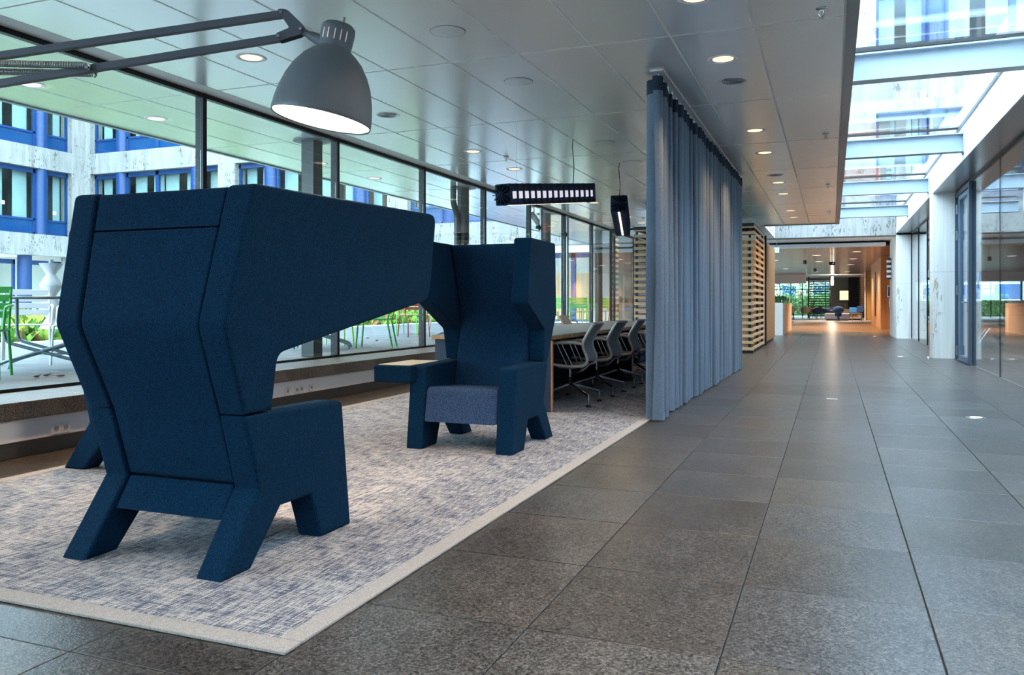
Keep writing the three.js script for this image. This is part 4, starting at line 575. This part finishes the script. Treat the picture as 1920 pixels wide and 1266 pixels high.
[[-7.05, -14.9, 0.3]].forEach(([x, z, t]) => terraceTable('grey folding table outside behind the far armchair', x, z, t));
// chairs seen between the far armchair and the curtain
[[-7.46, -22.85, 2.9, M.greenLight, 'green', 'green terrace chair directly right of the far armchair'], [-7.4, -23.95, 3.3, M.lime, 'lime', 'lime terrace chair above the first meeting chairs'], [-6.7, -22.2, 0.3, M.greenLight, 'green', 'light green terrace chair left of the slim grey column'], [-7.1, -25.1, 3.1, M.lime, 'lime', 'lime terrace chair just behind the slim grey column'],
 [-6.45, -24.45, 0.4, M.lime, 'lime', 'lime terrace chair seen left of the black steel frame'], [-6.95, -27.4, 2.6, M.lime, 'lime', 'lime terrace chair furthest back near the white pier'], [-6.42, -25.85, 1.2, M.red, 'red', 'red terrace chair near the slatted cabin'], [-6.4, -26.75, 0.2, M.brown, 'brown', 'dark brown terrace chair near the slatted cabin'], [-7.15, -26.3, 2.2, TG, 'white', 'white terrace chair among the lime chairs near the white pier']].forEach(([x, z, t, m, c, l]) => terraceChair(l, x, z, t, m, c));
terraceTable('grey folding table among the lime chairs right of the far armchair', -8.45, -23.4, 0.1); terraceTable('grey folding table among the chairs near the slatted cabin', -8.4, -26.3, 0.4);
{ const o = thing('garden_lantern', 'white folded lantern standing beyond the terrace table', 'lantern', [-10.0, TER, -8.1]); const p = []; for (let k = 0; k < 7; k++) p.push([k % 2 ? 0.06 : 0.15, 0.35 + k * 0.15]); obj('folded_shade', lathe(p, 8), std(0xa8a8a8, 0.6, 0, { side: THREE.DoubleSide }), o); obj('pole', cyl(0.03, 0.03, 1.3, 0, 0, 0, 12), M.tubeGrey, o); obj('base', cyl(0.2, 0.2, 0.03, 0, 0, 0, 24), M.tubeGrey, o); }
// fallen leaves
[[-6.83, -5.63], [-6.98, -5.5], [-7.0, -5.62], [-8.59, -14.0], [-8.3, -14.4], [-7.9, -13.2]].forEach(([x, z], i) => { const o = thing('dry_leaf', ['dry brown leaf on the terrace close to the near armchair', 'dry leaf on the terrace left of the near armchair', 'curled dry leaf beside another on the left of the terrace', 'dry leaf on the terrace below the long ear, furthest', 'dry leaf on the terrace below the long ear, middle', 'dry leaf on the terrace below the long ear, closest'][i], 'leaf', [x, TER, z], rnd() * 6, 'dry leaves on the terrace'); const g = new THREE.SphereGeometry(0.045, 10, 6).scale(1, 0.25, 0.6).translate(0, 0.016, 0); obj('blade', g, M.brown, o); obj('stalk', rod([0.05, 0.015, 0], [0.1, 0.02, 0.01], 0.003), M.brown, o); });
// planting bed: low leafy ground cover
{
  const n = 26000, g = new THREE.BufferGeometry(); g.setAttribute('position', new THREE.Float32BufferAttribute([-0.05, 0, 0, 0.05, 0, 0, 0.03, 0.12, 0.02, -0.03, 0.12, 0.02, 0, 0.19, 0.06], 3)); g.setIndex([0, 1, 2, 0, 2, 3, 3, 2, 4]); g.computeVertexNormals();
  const im = new THREE.InstancedMesh(g, std(0xffffff, 0.8, 0, { side: THREE.DoubleSide }), n); im.name = 'ground_cover'; im.userData = { label: 'leafy green ground cover in the courtyard bed', category: 'plants', kind: 'stuff' };
  const m = new THREE.Matrix4(), q = new THREE.Quaternion(), e = new THREE.Euler(), c = new THREE.Color();
  for (let i = 0; i < n; i++) { const d = rnd(), x = -13.25 - 6 * d * d - rnd() * 0.3, z = -4 - 24 * rnd(), hgt = 0.08 + 0.5 * rnd() * Math.min(1, 0.25 + d * 1.4); e.set((rnd() - 0.5) * 1.4, rnd() * 6.28, (rnd() - 0.5) * 1.4); q.setFromEuler(e); const s = 0.7 + rnd() * 1.1; m.compose(V(x, 0.3 + hgt * (0.4 + 0.6 * rnd()), z), q, V(s, s, s)); im.setMatrixAt(i, m); const t = rnd(); c.setHex(t < 0.45 ? 0x3f6d1e : t < 0.75 ? 0x6f8f2a : t < 0.93 ? 0x9aa63c : 0x9a5a3a); im.setColorAt(i, c); }
  im.castShadow = im.receiveShadow = true; scene.add(im);
}
renderer.render(scene, camera);
